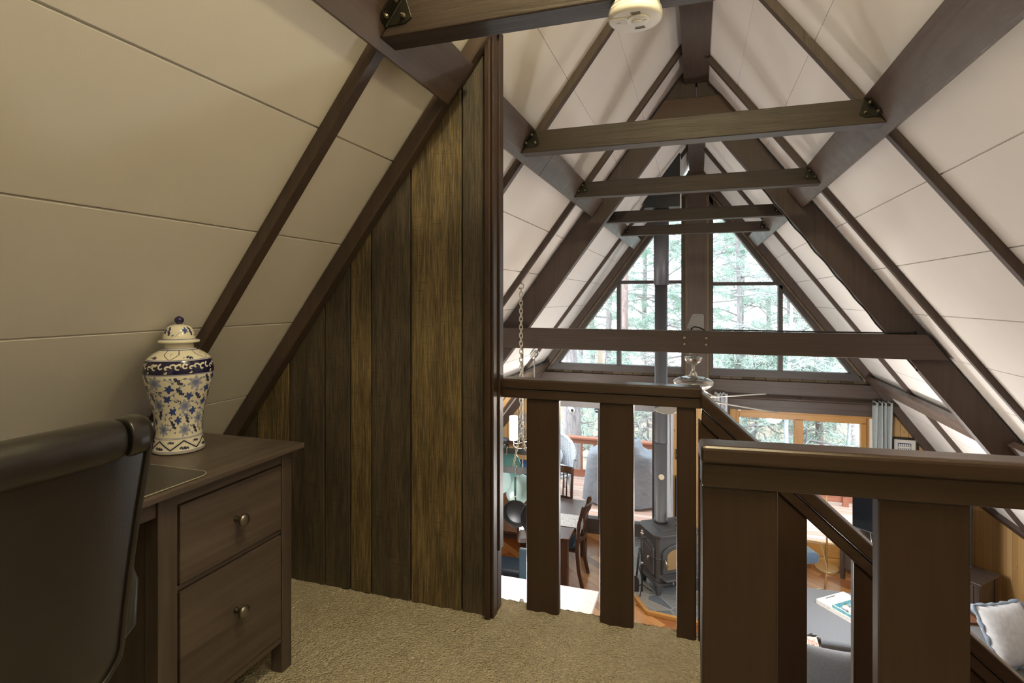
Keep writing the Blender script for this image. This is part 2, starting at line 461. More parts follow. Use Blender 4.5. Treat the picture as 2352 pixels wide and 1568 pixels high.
# ---------------------------------------------------------------- the roof planes
SL = 1.342; HY = math.hypot(1, SL)
APX = {-1: 3.30, 1: 3.165}
def rp(sg, s, off):          # s: metres down the slope from the line x = 0, off: metres in from the ceiling surface
    return (sg * (s / HY - SL / HY * off), APX[sg] - SL * s / HY - off / HY)
def s_of(x, off=0.0): return HY * (abs(x) + SL / HY * off)
def slab(mb, sg, s0, s1, o0, o1, y0, y1, m=0):
    P = []
    for y in (y0, y1):
        for s, o in ((s0, o0), (s1, o0), (s1, o1), (s0, o1)):
            x, z = rp(sg, s, o); P.append((x, y, z))
    return mb.hexa(P, m)

SKY, LOFT, LOFT2, LOFT3, RIDGE, FANL, PEND, CHAN, KIT, SIT, EXPO = 5.4, 7, 3, 11, 76, 19, 36, 40, 40, 92, 0.20

# ================================================================= SETTING
Y0, YG = -2.5, 8.66
FZ = -2.42                      # lower floor
KX = {-1: -3.45, 1: 3.35}
for sg, nm, base, step in ((-1, 'ceiling_left', 1.918, .4025), (1, 'ceiling_right', 1.733, .42)):
    mb = MB()
    smax = s_of(KX[sg]) + .12
    cuts = sorted([base + k * step for k in range(-6, 14)])
    cuts = [.02] + [c for c in cuts if .1 < c < smax - .1] + [smax]
    for a, b in zip(cuts, cuts[1:]):
        ga, gb = (.0028 if a > 1.3 else .0012), (.0028 if b > 1.3 else .0012); slab(mb, sg, a + ga, b - gb, -.02, 0, Y0, YG + .1)
    slab(mb, sg, -.22 if sg < 0 else 0, smax, -.14, -.012, Y0, YG + .1)
    struct(mb.build(nm, M['cream'], bev=.0015, bseg=1), 'sloping white painted board ceiling with fine joints, %s of the ridge' % ('left' if sg < 0 else 'right'), 'ceiling')

# battens over the board joints, each its own trim
tn = [0]
def trim(mb, mat, label=None, bev=.002, **k):
    tn[0] += 1
    return struct(mb.build('trim_%d' % tn[0], mat, bev=bev, bseg=1, **k), label, 'trim')
for sg, ys in ((-1, (.06, 1.494, 2.985, 4.42, 7.35)), (1, (.06, 1.494, 2.985, 4.42, 7.08))):
    for y in ys:
        mb = MB(); slab(mb, sg, .17, s_of(KX[sg]) - .02, 0, .042, y, y + .045)
        trim(mb, M['bZ'], 'dark brown batten down the ceiling slope')
# ridge boards
mb = MB(); mb.box(-.105, .09, Y0, 4.948, 3.03, 3.2); trim(mb, M['bY'], 'brown ridge board over the loft')
mb = MB(); mb.box(-.105, .09, 5.045, 8.42, 3.03, 3.2); trim(mb, M['bY'], 'brown ridge board beyond the truss')

# ---- loft floor
mb = MB()
mb.prism([(-2.5, Y0), (2.4, Y0), (2.4, 1.30), (0.02, 1.30), (.02, 2.14), (-2.5, 2.14)], 'xy', -.22, -.012)
struct(mb.build('floor_loft', M['bX']), 'loft floor deck', 'floor')
mb = MB()
n = 60
def cz(x, y): return .003 * math.sin(x * 23 + y * 17) * math.sin(y * 31 - x * 7)
def carpet_edge(t):              # slightly fuzzy front edge of the pile
    return 2.135 + .002 * math.sin(t * 71) + .0025 * math.sin(t * 173)
mb.surf(lambda a, b: ((-2.42 + a * 2.43, Y0 + b * (carpet_edge(a * 9) - Y0), (cz(a * 9, b * 9) if 0 < a < 1 else 0) + .004)), 300, 90)
mb.surf(lambda a, b: ((.011 + a * 2.3, Y0 + b * (1.315 - Y0), .004 + (cz(a * 9, b * 9) if 0 < a < 1 else 0))), 60, 60)
for i in range(300):
    a0, a1 = i / 300, (i + 1) / 300
    x0, x1 = -2.42 + a0 * 2.43, -2.42 + a1 * 2.43
    mb.add([(x0, carpet_edge(a0 * 9), .006), (x1, carpet_edge(a1 * 9), .006), (x1, carpet_edge(a1 * 9) + .002, -.02), (x0, carpet_edge(a0 * 9) + .002, -.02)], [(0, 1, 2, 3)])
struct(mb.build('floor', M['carpet'], smooth=True), 'beige loop pile carpet on the loft floor', 'carpet')

# ---- lower floor, outer walls
mb = MB(); mb.box(-3.6, 3.6, Y0, YG, FZ - .12, FZ)
struct(mb.build('floor_lower', M['floor']), 'glossy hardwood strip floor of the room below', 'floor')
for sg, nm in ((-1, 'wall_left'), (1, 'wall_right')):
    mb = MB(); x = KX[sg]; zt = APX[sg] - SL * abs(x) + .05
    mb.box(min(x, x + sg * .1), max(x, x + sg * .1), Y0, YG, FZ, zt)
    struct(mb.build(nm, M['pine_y']), 'low side wall of knotty pine boards, %s' % ('left' if sg < 0 else 'right'), 'wall')
    mb = MB(); s1 = s_of(x); slab(mb, sg, s1 - .13, s1 - .02, 0, .05, Y0, YG - .06)
    trim(mb, M['bY'], 'brown board along the top of the low side wall')
# pine lining on the left slope, under the low purlin
mb = MB(); slab(mb, -1, s_of(-2.50), s_of(-3.42), .0, .022, 5.1, 7.9)
struct(mb.build('wall_lining', M['pine_y']), 'knotty pine lining on the lower left slope', 'wall')
mb = MB(); slab(mb, -1, s_of(-2.44), s_of(-3.42), .0, .055, 7.9, 7.99)
trim(mb, M['bZ'], 'brown batten at the end of the pine lining')
mb = MB(); mb.prism([(-3.6, FZ), (3.6, FZ), (3.5, -1.2), (0, 3.35), (-3.5, -1.2)], 'xz', Y0 - .1, Y0)
struct(mb.build('wall_back', M['cream']), 'back wall of the loft', 'wall')

# ---- gable wall at the far end
G = lambda z, sg: (APX[sg] - z) / SL * sg          # x of the roof plane at height z
mb = MB()
mb.prism([(G(.19, -1), .19), (G(-.2, -1), -.2), (G(-.2, 1), -.2), (G(.19, 1), .19)], 'xz', YG, YG + .1)
struct(mb.build('wall_front', M['band']), 'weathered board band of the gable wall under the tall windows', 'wall')
mb = MB()
mb.prism([(-3.5, FZ), (-2.28, FZ), (-2.28, -.36), (-.57, -.36), (-.57, FZ), (.45, FZ), (.45, -.25), (2.30, -.25), (2.30, FZ), (3.4, FZ), (3.4, -1.2), (G(-.2, 1), -.2), (G(-.2, -1), -.2), (-3.5, -1.25)], 'xz', YG, YG + .1)
struct(mb.build('wall_gable', M['pine_x']), 'knotty pine gable wall of the room below', 'wall')
for sg in (-1, 1):
    mb = MB(); q = lambda z, d: (G(z, sg) - sg * d, z)
    mb.prism([q(.19, 0), q(3.0, 0), q(2.72, .24), q(.19, .24)], 'xz', YG, YG + .1)
    struct(mb.build('wall_rake', M['band']), 'strip of gable wall beside the sloping window edge', 'wall')
# head beam under the windows
mb = MB(); mb.prism([(G(.06, -1), .06), (G(-.17, -1), -.17), (G(-.17, 1), -.17), (G(.06, 1), .06)], 'xz', 8.56, YG)
trim(mb, M['bX'], 'wide brown beam across the gable wall at loft floor height')
# outer sloping boards of the gable, ochre strip, window frame side
for sg in (-1, 1):
    for (d0, d1, y, mt, lb) in ((0, .095, 8.50, 'bZ', 'brown board following the slope of the gable'), (.095, .135, 8.615, 'ochre', 'narrow ochre strip beside the gable board')):
        mb = MB()
        zt = 2.98
        q = lambda z, d: (G(z, sg) - sg * d * 1.25, z)
        mb.prism([q(-1.15 if d0 == 0 else .18, d0), q(zt, d0), q(zt, d1), q(-1.15 if d0 == 0 else .18, d1)], 'xz', y, YG + .02)
        trim(mb, M[mt], lb)
# centre post
mb = MB(); mb.box(-.125, .125, 8.44, YG, -.17, 3.06); trim(mb, M['bZ'], 'brown centre post of the gable')
for x0, x1 in ((-.165, -.125), (.125, .165)):
    mb = MB(); mb.box(x0, x1, 8.56, YG, .06, 2.9); trim(mb, M['ochre'], 'ochre strip beside the centre post')
mb = MB(); mb.prism([(-.34, 2.72), (-.02, 3.2), (.26, 2.72)], 'xz', 8.46, 8.6); trim(mb, M['bX'], 'dark triangular board at the peak of the gable')
# tall windows
def gable_window(n, sg, label):
    r = thing('window_%d' % n, label, 'window', (sg * .9, YG, .2)); r['kind'] = 'structure'
    e = lambda z, k=0: (G(z, sg) - sg * (.235 + k))         # sloped glass edge
    zi, zb, zt = .17, .205, 2.55
    xi = sg * .222
    xm = sg * (1.135 if sg < 0 else 1.11)
    yf, yb = 8.60, YG + .06
    fr = MB()
    def bar(p): fr.prism(p, 'xz', yf, yb)
    bar([(sg * .165, .10), (xi, .10), (xi, 2.9), (sg * .165, 2.9)])
    bar([(xi, .10), (e(.10, -.072), .10), (e(zb, -.0), zb), (xi, zb)])
    bar([(e(.10, -.072), .10), (e(zt + .2, -.072), zt + .2), (e(zt + .2), zt + .2), (e(zb), zb)])
    zbar = 1.44 if sg < 0 else 1.405
    bar([(xi, zbar), (e(zbar), zbar), (e(zbar + .05), zbar + .05), (xi, zbar + .05)])
    w = .03
    bar([(xm - w, zb), (xm + w, zb), (xm + w, min(zbar, 3)), (xm - w, min(zbar, 3))])
    fr.build('window_frame', M['winframe'], r, bev=.004)
    g = MB()
    ztop = APX[sg] - SL * (.222 + .235)
    g.prism([(xi, zb), (e(zb), zb), (xi, ztop)], 'xz', YG + .02, YG + .026)
    g.build('window_glass', M['glass'], r)
    return r
gable_window(1, -1, 'tall triangular gable window left of the centre post, stove pipe in front')
gable_window(2, 1, 'tall triangular gable window right of the centre post')

# ---- left sliding door below
d = thing('door_1', 'sliding glass door to the deck behind the wood stove', 'door', (-1.43, YG, FZ)); d['kind'] = 'structure'
f = MB()
f.box(-2.28, -.57, 8.60, 8.74, -.48, -.36)
f.build('door_head', M['greywood'], d, bev=.004)
f = MB()
f.box(-2.28, -2.20, 8.62, 8.74, FZ + .0, -.48); f.box(-.64, -.57, 8.62, 8.74, FZ, -.48); f.box(-2.2, -.64, 8.60, 8.74, FZ, FZ + .23)
f.box(-1.46, -1.40, 8.66, 8.72, FZ + .23, -.48)
f.build('door_frame', M['winframe'], d, bev=.004)
f = MB(); f.box(-2.2, -1.46, 8.70, 8.706, FZ + .23, -.48); f.box(-1.40, -.64, 8.68, 8.686, FZ + .23, -.48)
f.build('door_glass', M['glass'], d)
# shield sticker on the glass
st = MB()
sh = [(-.034, .03), (0, .042), (.034, .03), (.034, -.012), (.02, -.034), (0, -.045), (-.02, -.034), (-.034, -.012)]
st.prism([(-1.485 + x, -.525 + z) for x, z in sh], 'xz', 8.688, 8.692, 0)
st.box(-1.515, -1.455, 8.6865, 8.688, -.535, -.518, 1)
s_ = st.build('shield_sticker', [M['sign_blue'], M['white']])
tag(s_, 'small dark blue shield sticker with white stripe on the deck door glass', 'sticker')
# ---- right door
d = thing('door_2', 'golden oak framed glass door at the right of the gable wall', 'door', (1.37, YG, FZ)); d['kind'] = 'structure'
f = MB()
f.box(.45, .53, 8.60, 8.74, FZ, -.29); f.box(2.24, 2.30, 8.60, 8.74, FZ, -.29)
f.box(.53, .575, 8.63, 8.72, FZ + .16, -.39); f.box(1.285, 1.40, 8.62, 8.72, FZ + .16, -.46); f.box(2.10, 2.16, 8.62, 8.72, FZ + .16, -.46); f.box(2.16, 2.20, 8.66, 8.72, FZ + .16, -.39)
f.build('door_stile', M['golden'], d, bev=.004)
f = MB()
f.box(.53, 2.24, 8.60, 8.74, -.39, -.29); f.box(.575, 2.16, 8.62, 8.72, -.475, -.39); f.box(.53, 2.24, 8.58, 8.74, FZ, FZ + .10); f.box(.53, 2.24, 8.62, 8.72, FZ + .10, FZ + .27)
f.build('door_rail', M['goldenX'], d, bev=.004)
f = MB(); f.box(2.20, 2.24, 8.64, 8.70, FZ + .1, -.39); f.build('draught_strip', M['white'], d)
f = MB(); f.box(.575, 1.285, 8.68, 8.686, FZ + .27, -.475); f.box(1.40, 2.10, 8.67, 8.676, FZ + .27, -.475); f.build('door_glass', M['glass'], d)
mb = MB(); mb.box(.36, 2.34, 8.54, YG, -.29, -.20); mb.box(.36, 2.34, 8.56, YG, -.36, -.29)
trim(mb, M['bX'], 'dark brown head board above the oak door')
mb = MB(); mb.box(.37, .45, 8.60, YG, FZ, -.36); trim(mb, M['bZ'], 'dark brown upright beside the oak door')
mb = MB(); mb.box(.555, .595, 8.585, 8.602, -.385, -.345)
tag(mb.build('door_sensor', M['white'], bev=.004), 'small white sensor on the upper corner of the oak door', 'sensor')

# ---- plank partition wall in the loft
mb = MB(); mb.prism([(-.74, 0), (-.74, 3.3 - SL * .74 - .03), (-2.44, .02), (-2.44, 0)], 'xz', 2.018, 2.075)
struct(mb.build('wall_partition', M['groove']), 'core of the plank partition', 'wall')
xs = [-.768, -.868, -1.091, -1.273, -1.373, -1.500, -1.682, -1.858, -2.05, -2.43]
tones = 'CACACBACB'
tones = ['B', 'A', 'B', 'A', 'B', 'B', 'A', 'B', 'C']
pl = [MB(), MB(), MB()]
for (x1, x0), t in zip(zip(xs, xs[1:]), tones):
    a, b = x0 + .0035, x1 - .0035
    zt = lambda x: max(.01, 3.30 + SL * x - .02)
    pl['ABC'.index(t)].prism([(a, .005), (b, .005), (b, zt(b)), (a, zt(a))], 'xz', 2.0, 2.017)
allp = MB()
for i, p in enumerate(pl): allp.add(p.v, p.f, i)
allp.m = []
for i, p in enumerate(pl): allp.m += [i] * len(p.f)
struct(allp.build('wall_plank', [M['plankA'], M['plankB'], M['plankC']], bev=.0015, bseg=1), 'partition of vertical rough brown planks in uneven widths and tones', 'wall')
# raking trim and end post of the partition
mb = MB(); slab(mb, -1, s_of(-.71), s_of(-2.44), .002, .062, 1.945, 2.0)
trim(mb, M['bZ'], 'brown raking board where the plank wall meets the sloping ceiling', bev=.006)
pt = 3.30 - SL * .76
mb = MB(); mb.box(-.767, -.742, 1.972, 2.0, .006, pt - .02); trim(mb, M['railZ'], 'brown corner board on the end of the plank wall', bev=.005)
mb = MB(); mb.box(-.742, -.732, 1.985, 2.028, .006, pt - .02); mb.box(-.741, -.735, 2.028, 2.04, .006, pt - .02); mb.box(-.744, -.726, 2.04, 2.085, .24, pt - .02); mb.box(-.744, -.734, 2.04, 2.085, .006, .24)
trim(mb, M['railZ'], 'stepped brown end boards of the plank wall', bev=.003)

# ================================================================= TIMBER FRAME
# purlins: boards flat against the battens
def purlin(sg, x0, x1, y0, y1, label, off=.10, nm='purlin'):
    mb = MB(); slab(mb, sg, s_of(x0, off), s_of(x1, off), .046, off, y0, y1)
    return tag(mb.build(nm, M['purlin'], bev=.003), label, 'purlin', kind='thing')
purlin(-1, -.783, -.886, Y0 + .01, 1.912, 'brown purlin board on the left slope inside the loft, ending at the plank wall')
purlin(-1, -.783, -.886, 2.09, 3.18, 'short brown purlin board on the left slope between plank wall and joint')
purlin(-1, -.783, -.886, 3.183, 4.93, 'brown purlin board on the left slope between its joint and the truss')
purlin(1, .680, .790, Y0 + .01, 4.93, 'long brown purlin board on the right slope, loft to truss')
purlin(-1, -.783, -.886, 5.06, 8.5, 'brown purlin board on the left slope between truss and gable window')
purlin(1, .680, .790, 5.06, 8.5, 'brown purlin board on the right slope between truss and gable window')
purlin(1, 2.115, 2.225, 5.06, 8.5, 'low brown purlin on the right slope between truss and gable', .095)
purlin(1, 2.115, 2.225, 1.2, 4.93, 'low brown purlin on the right slope on the near side of the truss', .095)
purlin(-1, -2.19, -2.30, 5.06, 8.5, 'low brown purlin on the left slope between truss and gable', .095)

# brackets
def bracket_parts(parent, sg, yf, s_mid, off, L=.098, back=False):
    """folded plate in the corner between a tie (front face y=yf) and the purlin face; the fold runs along the slope"""
    dn = Vector((sg / HY, 0, -SL / HY))                # down the slope
    nin = Vector((-sg * SL / HY, 0, -1 / HY))          # off the purlin face into the room
    x, z = rp(sg, s_mid, off); P = Vector((x, yf, z))
    yv = Vector((0, -1, 0)); inx = Vector((-sg, 0, 0))
    t = .004
    mb = MB()
    a = P - dn * L * .5; b = P + dn * L * .5
    def plate(pts, nrm):
        n = len(pts)
        vs = [p + nrm * .0005 for p in pts] + [p + nrm * t for p in pts]
        mb.add(vs, [tuple(range(n)), tuple(range(2 * n - 1, n - 1, -1))] + [(i, (i + 1) % n, n + (i + 1) % n, n + i) for i in range(n)])
    plate([a, b, b + yv * .034 - dn * .006, b + yv * .050 - dn * .026, a + yv * .052 + dn * .012, a + yv * .026], nin)
    plate([a, b, b + inx * .062, b + inx * .074 - dn * .018, a + inx * .012 + dn * .008], yv)
    mb.tube([a + nin * .004 + yv * .004, b + nin * .004 + yv * .004], .004, 6)
    br = mb.build('bracket', M['bracket'], parent, bev=.0008, bseg=1)
    def bolt(c, ax, r=.0062, h=.008, stud=False):
        k = MB(); q = Vector(ax).to_track_quat('Z', 'Y').to_matrix()
        k.lathe([(r, 0), (r, h * .8), (r * .8, h)], c, 6, q)
        if stud: k.lathe([(r * .5, h), (r * .5, h * 1.9), (r * .35, h * 2.1)], c, 8, q)
        bo = k.build('bolt', M['boltm'], None)
        bo.parent = br
        inv = br.parent.matrix_basis.inverted()
        for v in bo.data.vertices: v.co = inv @ v.co
    bolt(a + dn * .024 + yv * .030 + nin * t, nin); bolt(b - dn * .024 + yv * .030 + nin * t, nin)
    bolt(b - dn * .026 + inx * .046 + yv * t, yv, stud=True)

def tie(y, label, ends=(-1, 1), th=.09):
    r = thing('collar_tie', label, 'beam', (0, y, 1.968), group=None); r['kind'] = 'thing'
    z0, z1 = 1.968, 2.079
    P = []
    def ex(sg, z): return sg * (APX[sg] - .1003 * HY - z) / SL
    mb = MB()
    n = 14
    for i in range(n):
        a, b = i / n, (i + 1) / n
        f = lambda k, z: ex(-1, z) * (1 - k) + ex(1, z) * k
        mb.hexa([(f(a, z0), y, z0), (f(b, z0), y, z0), (f(b, z0), y + th, z0), (f(a, z0), y + th, z0),
                 (f(a, z1), y, z1), (f(b, z1), y, z1), (f(b, z1), y + th, z1), (f(a, z1), y + th, z1)])
    mb.f = [q for i, q in enumerate(mb.f)]
    bm_o = MB()
    f = lambda k, z: ex(-1, z) * (1 - k) + ex(1, z) * k
    bm_o.hexa([(f(0, z0), y, z0), (f(1, z0), y, z0), (f(1, z0), y + th, z0), (f(0, z0), y + th, z0),
               (f(0, z1), y, z1), (f(1, z1), y, z1), (f(1, z1), y + th, z1), (f(0, z1), y + th, z1)])
    bm_o.build('beam', M['rough'], r, bev=.004)
    for sg in ends:
        xm = ex(sg, 2.035)
        bracket_parts(r, sg, y, s_of(xm, .1), .1002)
    return r
tie(1.405, 'rough brown collar tie overhead in the loft, carrying the smoke detector')
tie(2.755, 'rough brown collar tie just beyond the plank wall, hiding the gusset')
tie(4.085, 'brown collar tie directly in front of the truss rafters')
tie(5.56, 'brown collar tie just behind the truss rafters')
tie(6.75, 'brown collar tie nearest the gable windows')

# truss
def rafter(sg, label):
    mb = MB(); o0, o1 = .012, .215
    pts = []
    xc = -.012 if sg < 0 else .001
    for off in (o0, o1):
        # where this face reaches the centre line
        s = HY * (abs(xc) + SL / HY * off)
        pts.append(rp(sg, s, off))
    low = [rp(sg, s_of(KX[sg]) - .05, o) for o in (o1, o0)]
    mb.prism([pts[0], pts[1]] + low, 'xz', 4.95, 5.045)
    return tag(mb.build('truss_rafter', M['bZ'], bev=.004), label, 'rafter', kind='thing')
rafter(-1, 'thick brown truss rafter down the left slope')
rafter(1, 'thick brown truss rafter down the right slope')
mb = MB(); mb.prism([(-.262, 2.907), (.247, 2.907), (.447, 2.64), (-.462, 2.64)], 'xz', 4.924, 4.949)
tag(mb.build('gusset_board', wood('red_brown_board', (.070, .036, .022), (.095, .052, .033), 'X', .4, g=30), bev=.003), 'brown trapezoid gusset board near the ridge of the truss', 'board', kind='thing')
r = thing('cross_beam', 'long brown cross beam of the truss carrying the ceiling fan', 'beam', (0, 4.87, .765)); r['kind'] = 'thing'
mb = MB(); e = lambda z, sg: sg * ((APX[sg] - z - .03 * HY) / SL)
mb.prism([(e(.765, -1), .765), (e(.765, 1), .765), (e(.95, 1), .95), (e(.95, -1), .95)], 'xz', 4.874, 4.949)
mb.build('beam', M['bX'], r, bev=.004)
for x in (-.097, .075):
    for z in (.893, .84):
        k = MB(); k.lathe([(.013, 0), (.012, .008), (.005, .012)], (x, 4.874, z), 10, Matrix.Rotation(R(90), 3, 'X')); k.build('bolt', M['boltm'], r, smooth=True)
# cable clipped along the truss
mb = MB()
pts = []
for i in range(40):
    t = i / 39; s_ = 1.0 + t * 1.95
    x, z = rp(1, s_ + .003 * math.sin(i * 1.9), .222 + .004 * math.sin(i * 1.3)); pts.append((x, 4.985 + .006 * math.sin(i * .9), z))
x, z = pts[-1][0], .953
pts += [(x - .02, 4.94, z + .02), (x - .06, 4.93, z + .006)] + [(x - .06 - k * .2, 4.92, z + .005) for k in range(1, 8)]
mb.tube(pts, .006, 6)
tag(mb.build('cable', M['wire'], smooth=True), 'black cable running along the right truss rafter and cross beam', 'cable')
# ================================================================= RAILINGS
def board(parent, name, x0, x1, y0, y1, z0, z1, mat, bev=.006, topf=None):
    mb = MB()
    if topf: mb.hexa([(x0, y0, z0), (x1, y0, z0), (x1, y1, z0), (x0, y1, z0), (x0, y0, topf(x0)), (x1, y0, topf(x1)), (x1, y1, topf(x1)), (x0, y1, topf(x0))])
    else: mb.box(x0, x1, y0, y1, z0, z1)
    return mb.build(name, mat, parent, bev=bev, local=True)
# straight rail in front of the drop, from the plank wall to the newel
r = thing('loft_railing', 'brown railing between plank wall and stair, over the wood stove view', 'railing', (-.37, 2.10, 0))
ox = .37
mb = MB(); mb.box(-.733 + ox, .018 + ox, -.032, .042, .868, .906); mb.build('top_rail', M['rail'], r, bev=.007, bseg=3, local=True)
mb = MB(); mb.box(-.733 + ox, .016 + ox, -.022, .034, .830, .866); mb.build('lower_rail', M['rail'], r, bev=.004, local=True)
for a, b in ((-.634, -.504), (-.347, -.222)):
    board(r, 'baluster', a + ox, b + ox, -.010, .028, -.20, .830, M['railZ'])
board(r, 'newel_post', -.070 + ox, -.003 + ox, -.012, .050, -.20, .830, M['railZ'])
# raking stair rail
r = thing('stair_railing', 'brown sloping stair railing descending behind the near railing', 'railing', (.5, 2.10, 0))
ox = -.5
sl = -.893
top = lambda x: .892 + sl * (x - .012)
def rake(name, d0, d1, y0, y1, x0=.012, x1=2.0, bev=.006):
    P = []
    mb = MB()
    pts = [(x0, top(x0) - d0), (x1, top(x1) - d0), (x1, top(x1) - d1), (x0, top(x0) - d1)]
    mb.prism([(p[0] + ox, p[1]) for p in pts], 'xz', y0, y1)
    return mb.build(name, M['rail'], r, bev=bev, bseg=3, local=True)
rake('top_rail', 0, .054, -.034, .042)
rake('lower_rail', .058, .108, -.024, .034, .015)
for a, b in ((.004, .075), (.211, .351), (.486, .62), (.755, .89), (1.02, 1.16)):
    board(r, 'baluster', a + ox, b + ox, -.012, .026, top(a) - 1.25, 0, M['railZ'], topf=lambda x: top(x - ox) - .108)
# near railing
r = thing('loft_railing', 'brown railing nearest the camera with two wide board balusters', 'railing', (0, 1.30, 0), R(5))
mb = MB(); mb.box(.006, 1.66, -.026, .048, .862, .902); mb.build('top_rail', M['rail'], r, bev=.010, bseg=3, local=True)
mb = MB(); mb.box(.010, 1.70, -.010, .044, .808, .861); mb.build('lower_rail', M['rail'], r, bev=.004, local=True)
for a, b in ((.010, .166), (.357, .522), (.715, .88), (1.07, 1.23), (1.42, 1.58)):
    board(r, 'baluster', a, b, .0, .038, -.20, .808, M['railZ'])

# ================================================================= DESK
D = thing('desk', 'dark brown wooden writing desk with drawers under the sloping ceiling', 'desk', (-1.55, .78, 0))
fx = -1.276                                       # face of the front
mb = MB(); mb.box(-1.885, -1.244, .0, 1.553, .722, .740); mb.build('desktop', M['deskY'], D, bev=.003)
for (x, y) in ((fx - .045, 1.484), (-1.86, 1.484), (fx - .045, .03), (-1.86, .03)):
    mb = MB(); mb.box(x, x + .045, y, y + .045, .004, .722); mb.build('leg', M['deskZ'], D, bev=.003)
mb = MB(); mb.box(fx - .045, fx, 1.045, 1.10, .10, .722); mb.build('stile', M['deskZ'], D, bev=.002)
for q in ((fx - .03, fx - .004, 1.10, 1.484, .684, .722), (fx - .03, fx - .004, 1.10, 1.484, .104, .125), (fx - .03, fx - .006, .075, 1.045, .672, .722)):
    mb = MB(); mb.box(*q); mb.build('apron', M['deskY'], D, bev=.0015)
mb = MB(); mb.box(fx - .03, fx - .006, 1.10, 1.484, .458, .472); mb.build('drawer_divider', M['deskY'], D, bev=.002)
mb = MB(); mb.box(-1.85, fx - .03, 1.05, 1.068, .10, .722); mb.box(-1.85, fx - .03, 1.49, 1.51, .10, .722); mb.box(-1.85, -1.83, 1.05, 1.51, .1, .722); mb.box(-1.85, -1.83, .05, 1.05, .35, .722); mb.box(-1.85, fx - .04, 1.06, 1.5, .10, .118)
mb.build('carcass_panel', M['deskZ'], D, bev=.001)
for z0, z1, zk in ((.475, .680, .578), (.129, .455, .312)):
    mb = MB(); mb.box(fx - .022, fx + .001, 1.107, 1.478, z0, z1); mb.box(-1.80, fx - .022, 1.12, 1.47, z0 + .02, z1 - .03)
    dr = mb.build('drawer', M['deskY'], D, bev=.002)
    k = MB(); k.lathe([(.009, 0), (.007, .004), (.0065, .016), (.012, .022), (.0185, .028), (.0180, .034), (.011, .038), (.003, .039)], (fx + .001, 1.292, zk), 24, Matrix.Rotation(R(90), 3, 'Y'))
    kn = k.build('drawer_knob', M['pewter'], None, smooth=True); kn.parent = dr
    for v in kn.data.vertices: v.co = D.matrix_basis.inverted() @ v.co
# desk pad
P = thing('desk_pad', 'thin dark desk pad with pale edging, rounded corner on the desktop', 'desk pad', (-1.45, .8, .741))
def rrect(x0, x1, y0, y1, r_, n=6):
    pts = []
    for cx, cy, a0 in ((x1 - r_, y1 - r_, 0), (x0 + r_, y1 - r_, 90), (x0 + r_, y0 + r_, 180), (x1 - r_, y0 + r_, 270)):
        for i in range(n + 1):
            a = R(a0 + 90 * i / n); pts.append((cx + r_ * math.cos(a), cy + r_ * math.sin(a)))
    return pts
mb = MB(); mb.prism(rrect(-1.66, -1.262, .40, 1.198, .04), 'xy', .7405, .7435); mb.build('mat_surface', M['padm'], P)
mb = MB(); mb.tube([(x, y, .7425) for x, y in rrect(-1.66, -1.262, .40, 1.198, .04)], .0017, 6, closed=True); mb.build('edging', M['padedge'], P, smooth=True)

# ================================================================= GINGER JAR (blue and white)
VX, VY, VZ = -1.562, 1.352, .741
V = thing('ginger_jar', 'tall blue and white lidded porcelain jar standing on the desk', 'jar', (VX, VY, VZ))
def spline(prof, n):
    P = [Vector((a, b)) for a, b in prof]; out = []
    P = [P[0]] + P + [P[-1]]
    m = len(P) - 3
    for i in range(n):
        t = i / (n - 1) * m; k = min(int(t), m - 1); u = t - k
        p0, p1, p2, p3 = P[k:k + 4]
        out.append(.5 * ((2 * p1) + (p2 - p0) * u + (2 * p0 - 5 * p1 + 4 * p2 - p3) * u * u + (3 * p1 - p0 - 3 * p2 + p3) * u ** 3))
    return [(max(p.x, .0005), p.y) for p in out]
rng = np.random.RandomState(5)
CREAM = np.array((.76, .72, .60)); NAVY = np.array((.012, .010, .050)); BLUE = np.array((.050, .085, .30)); PALE = np.array((.20, .27, .47))
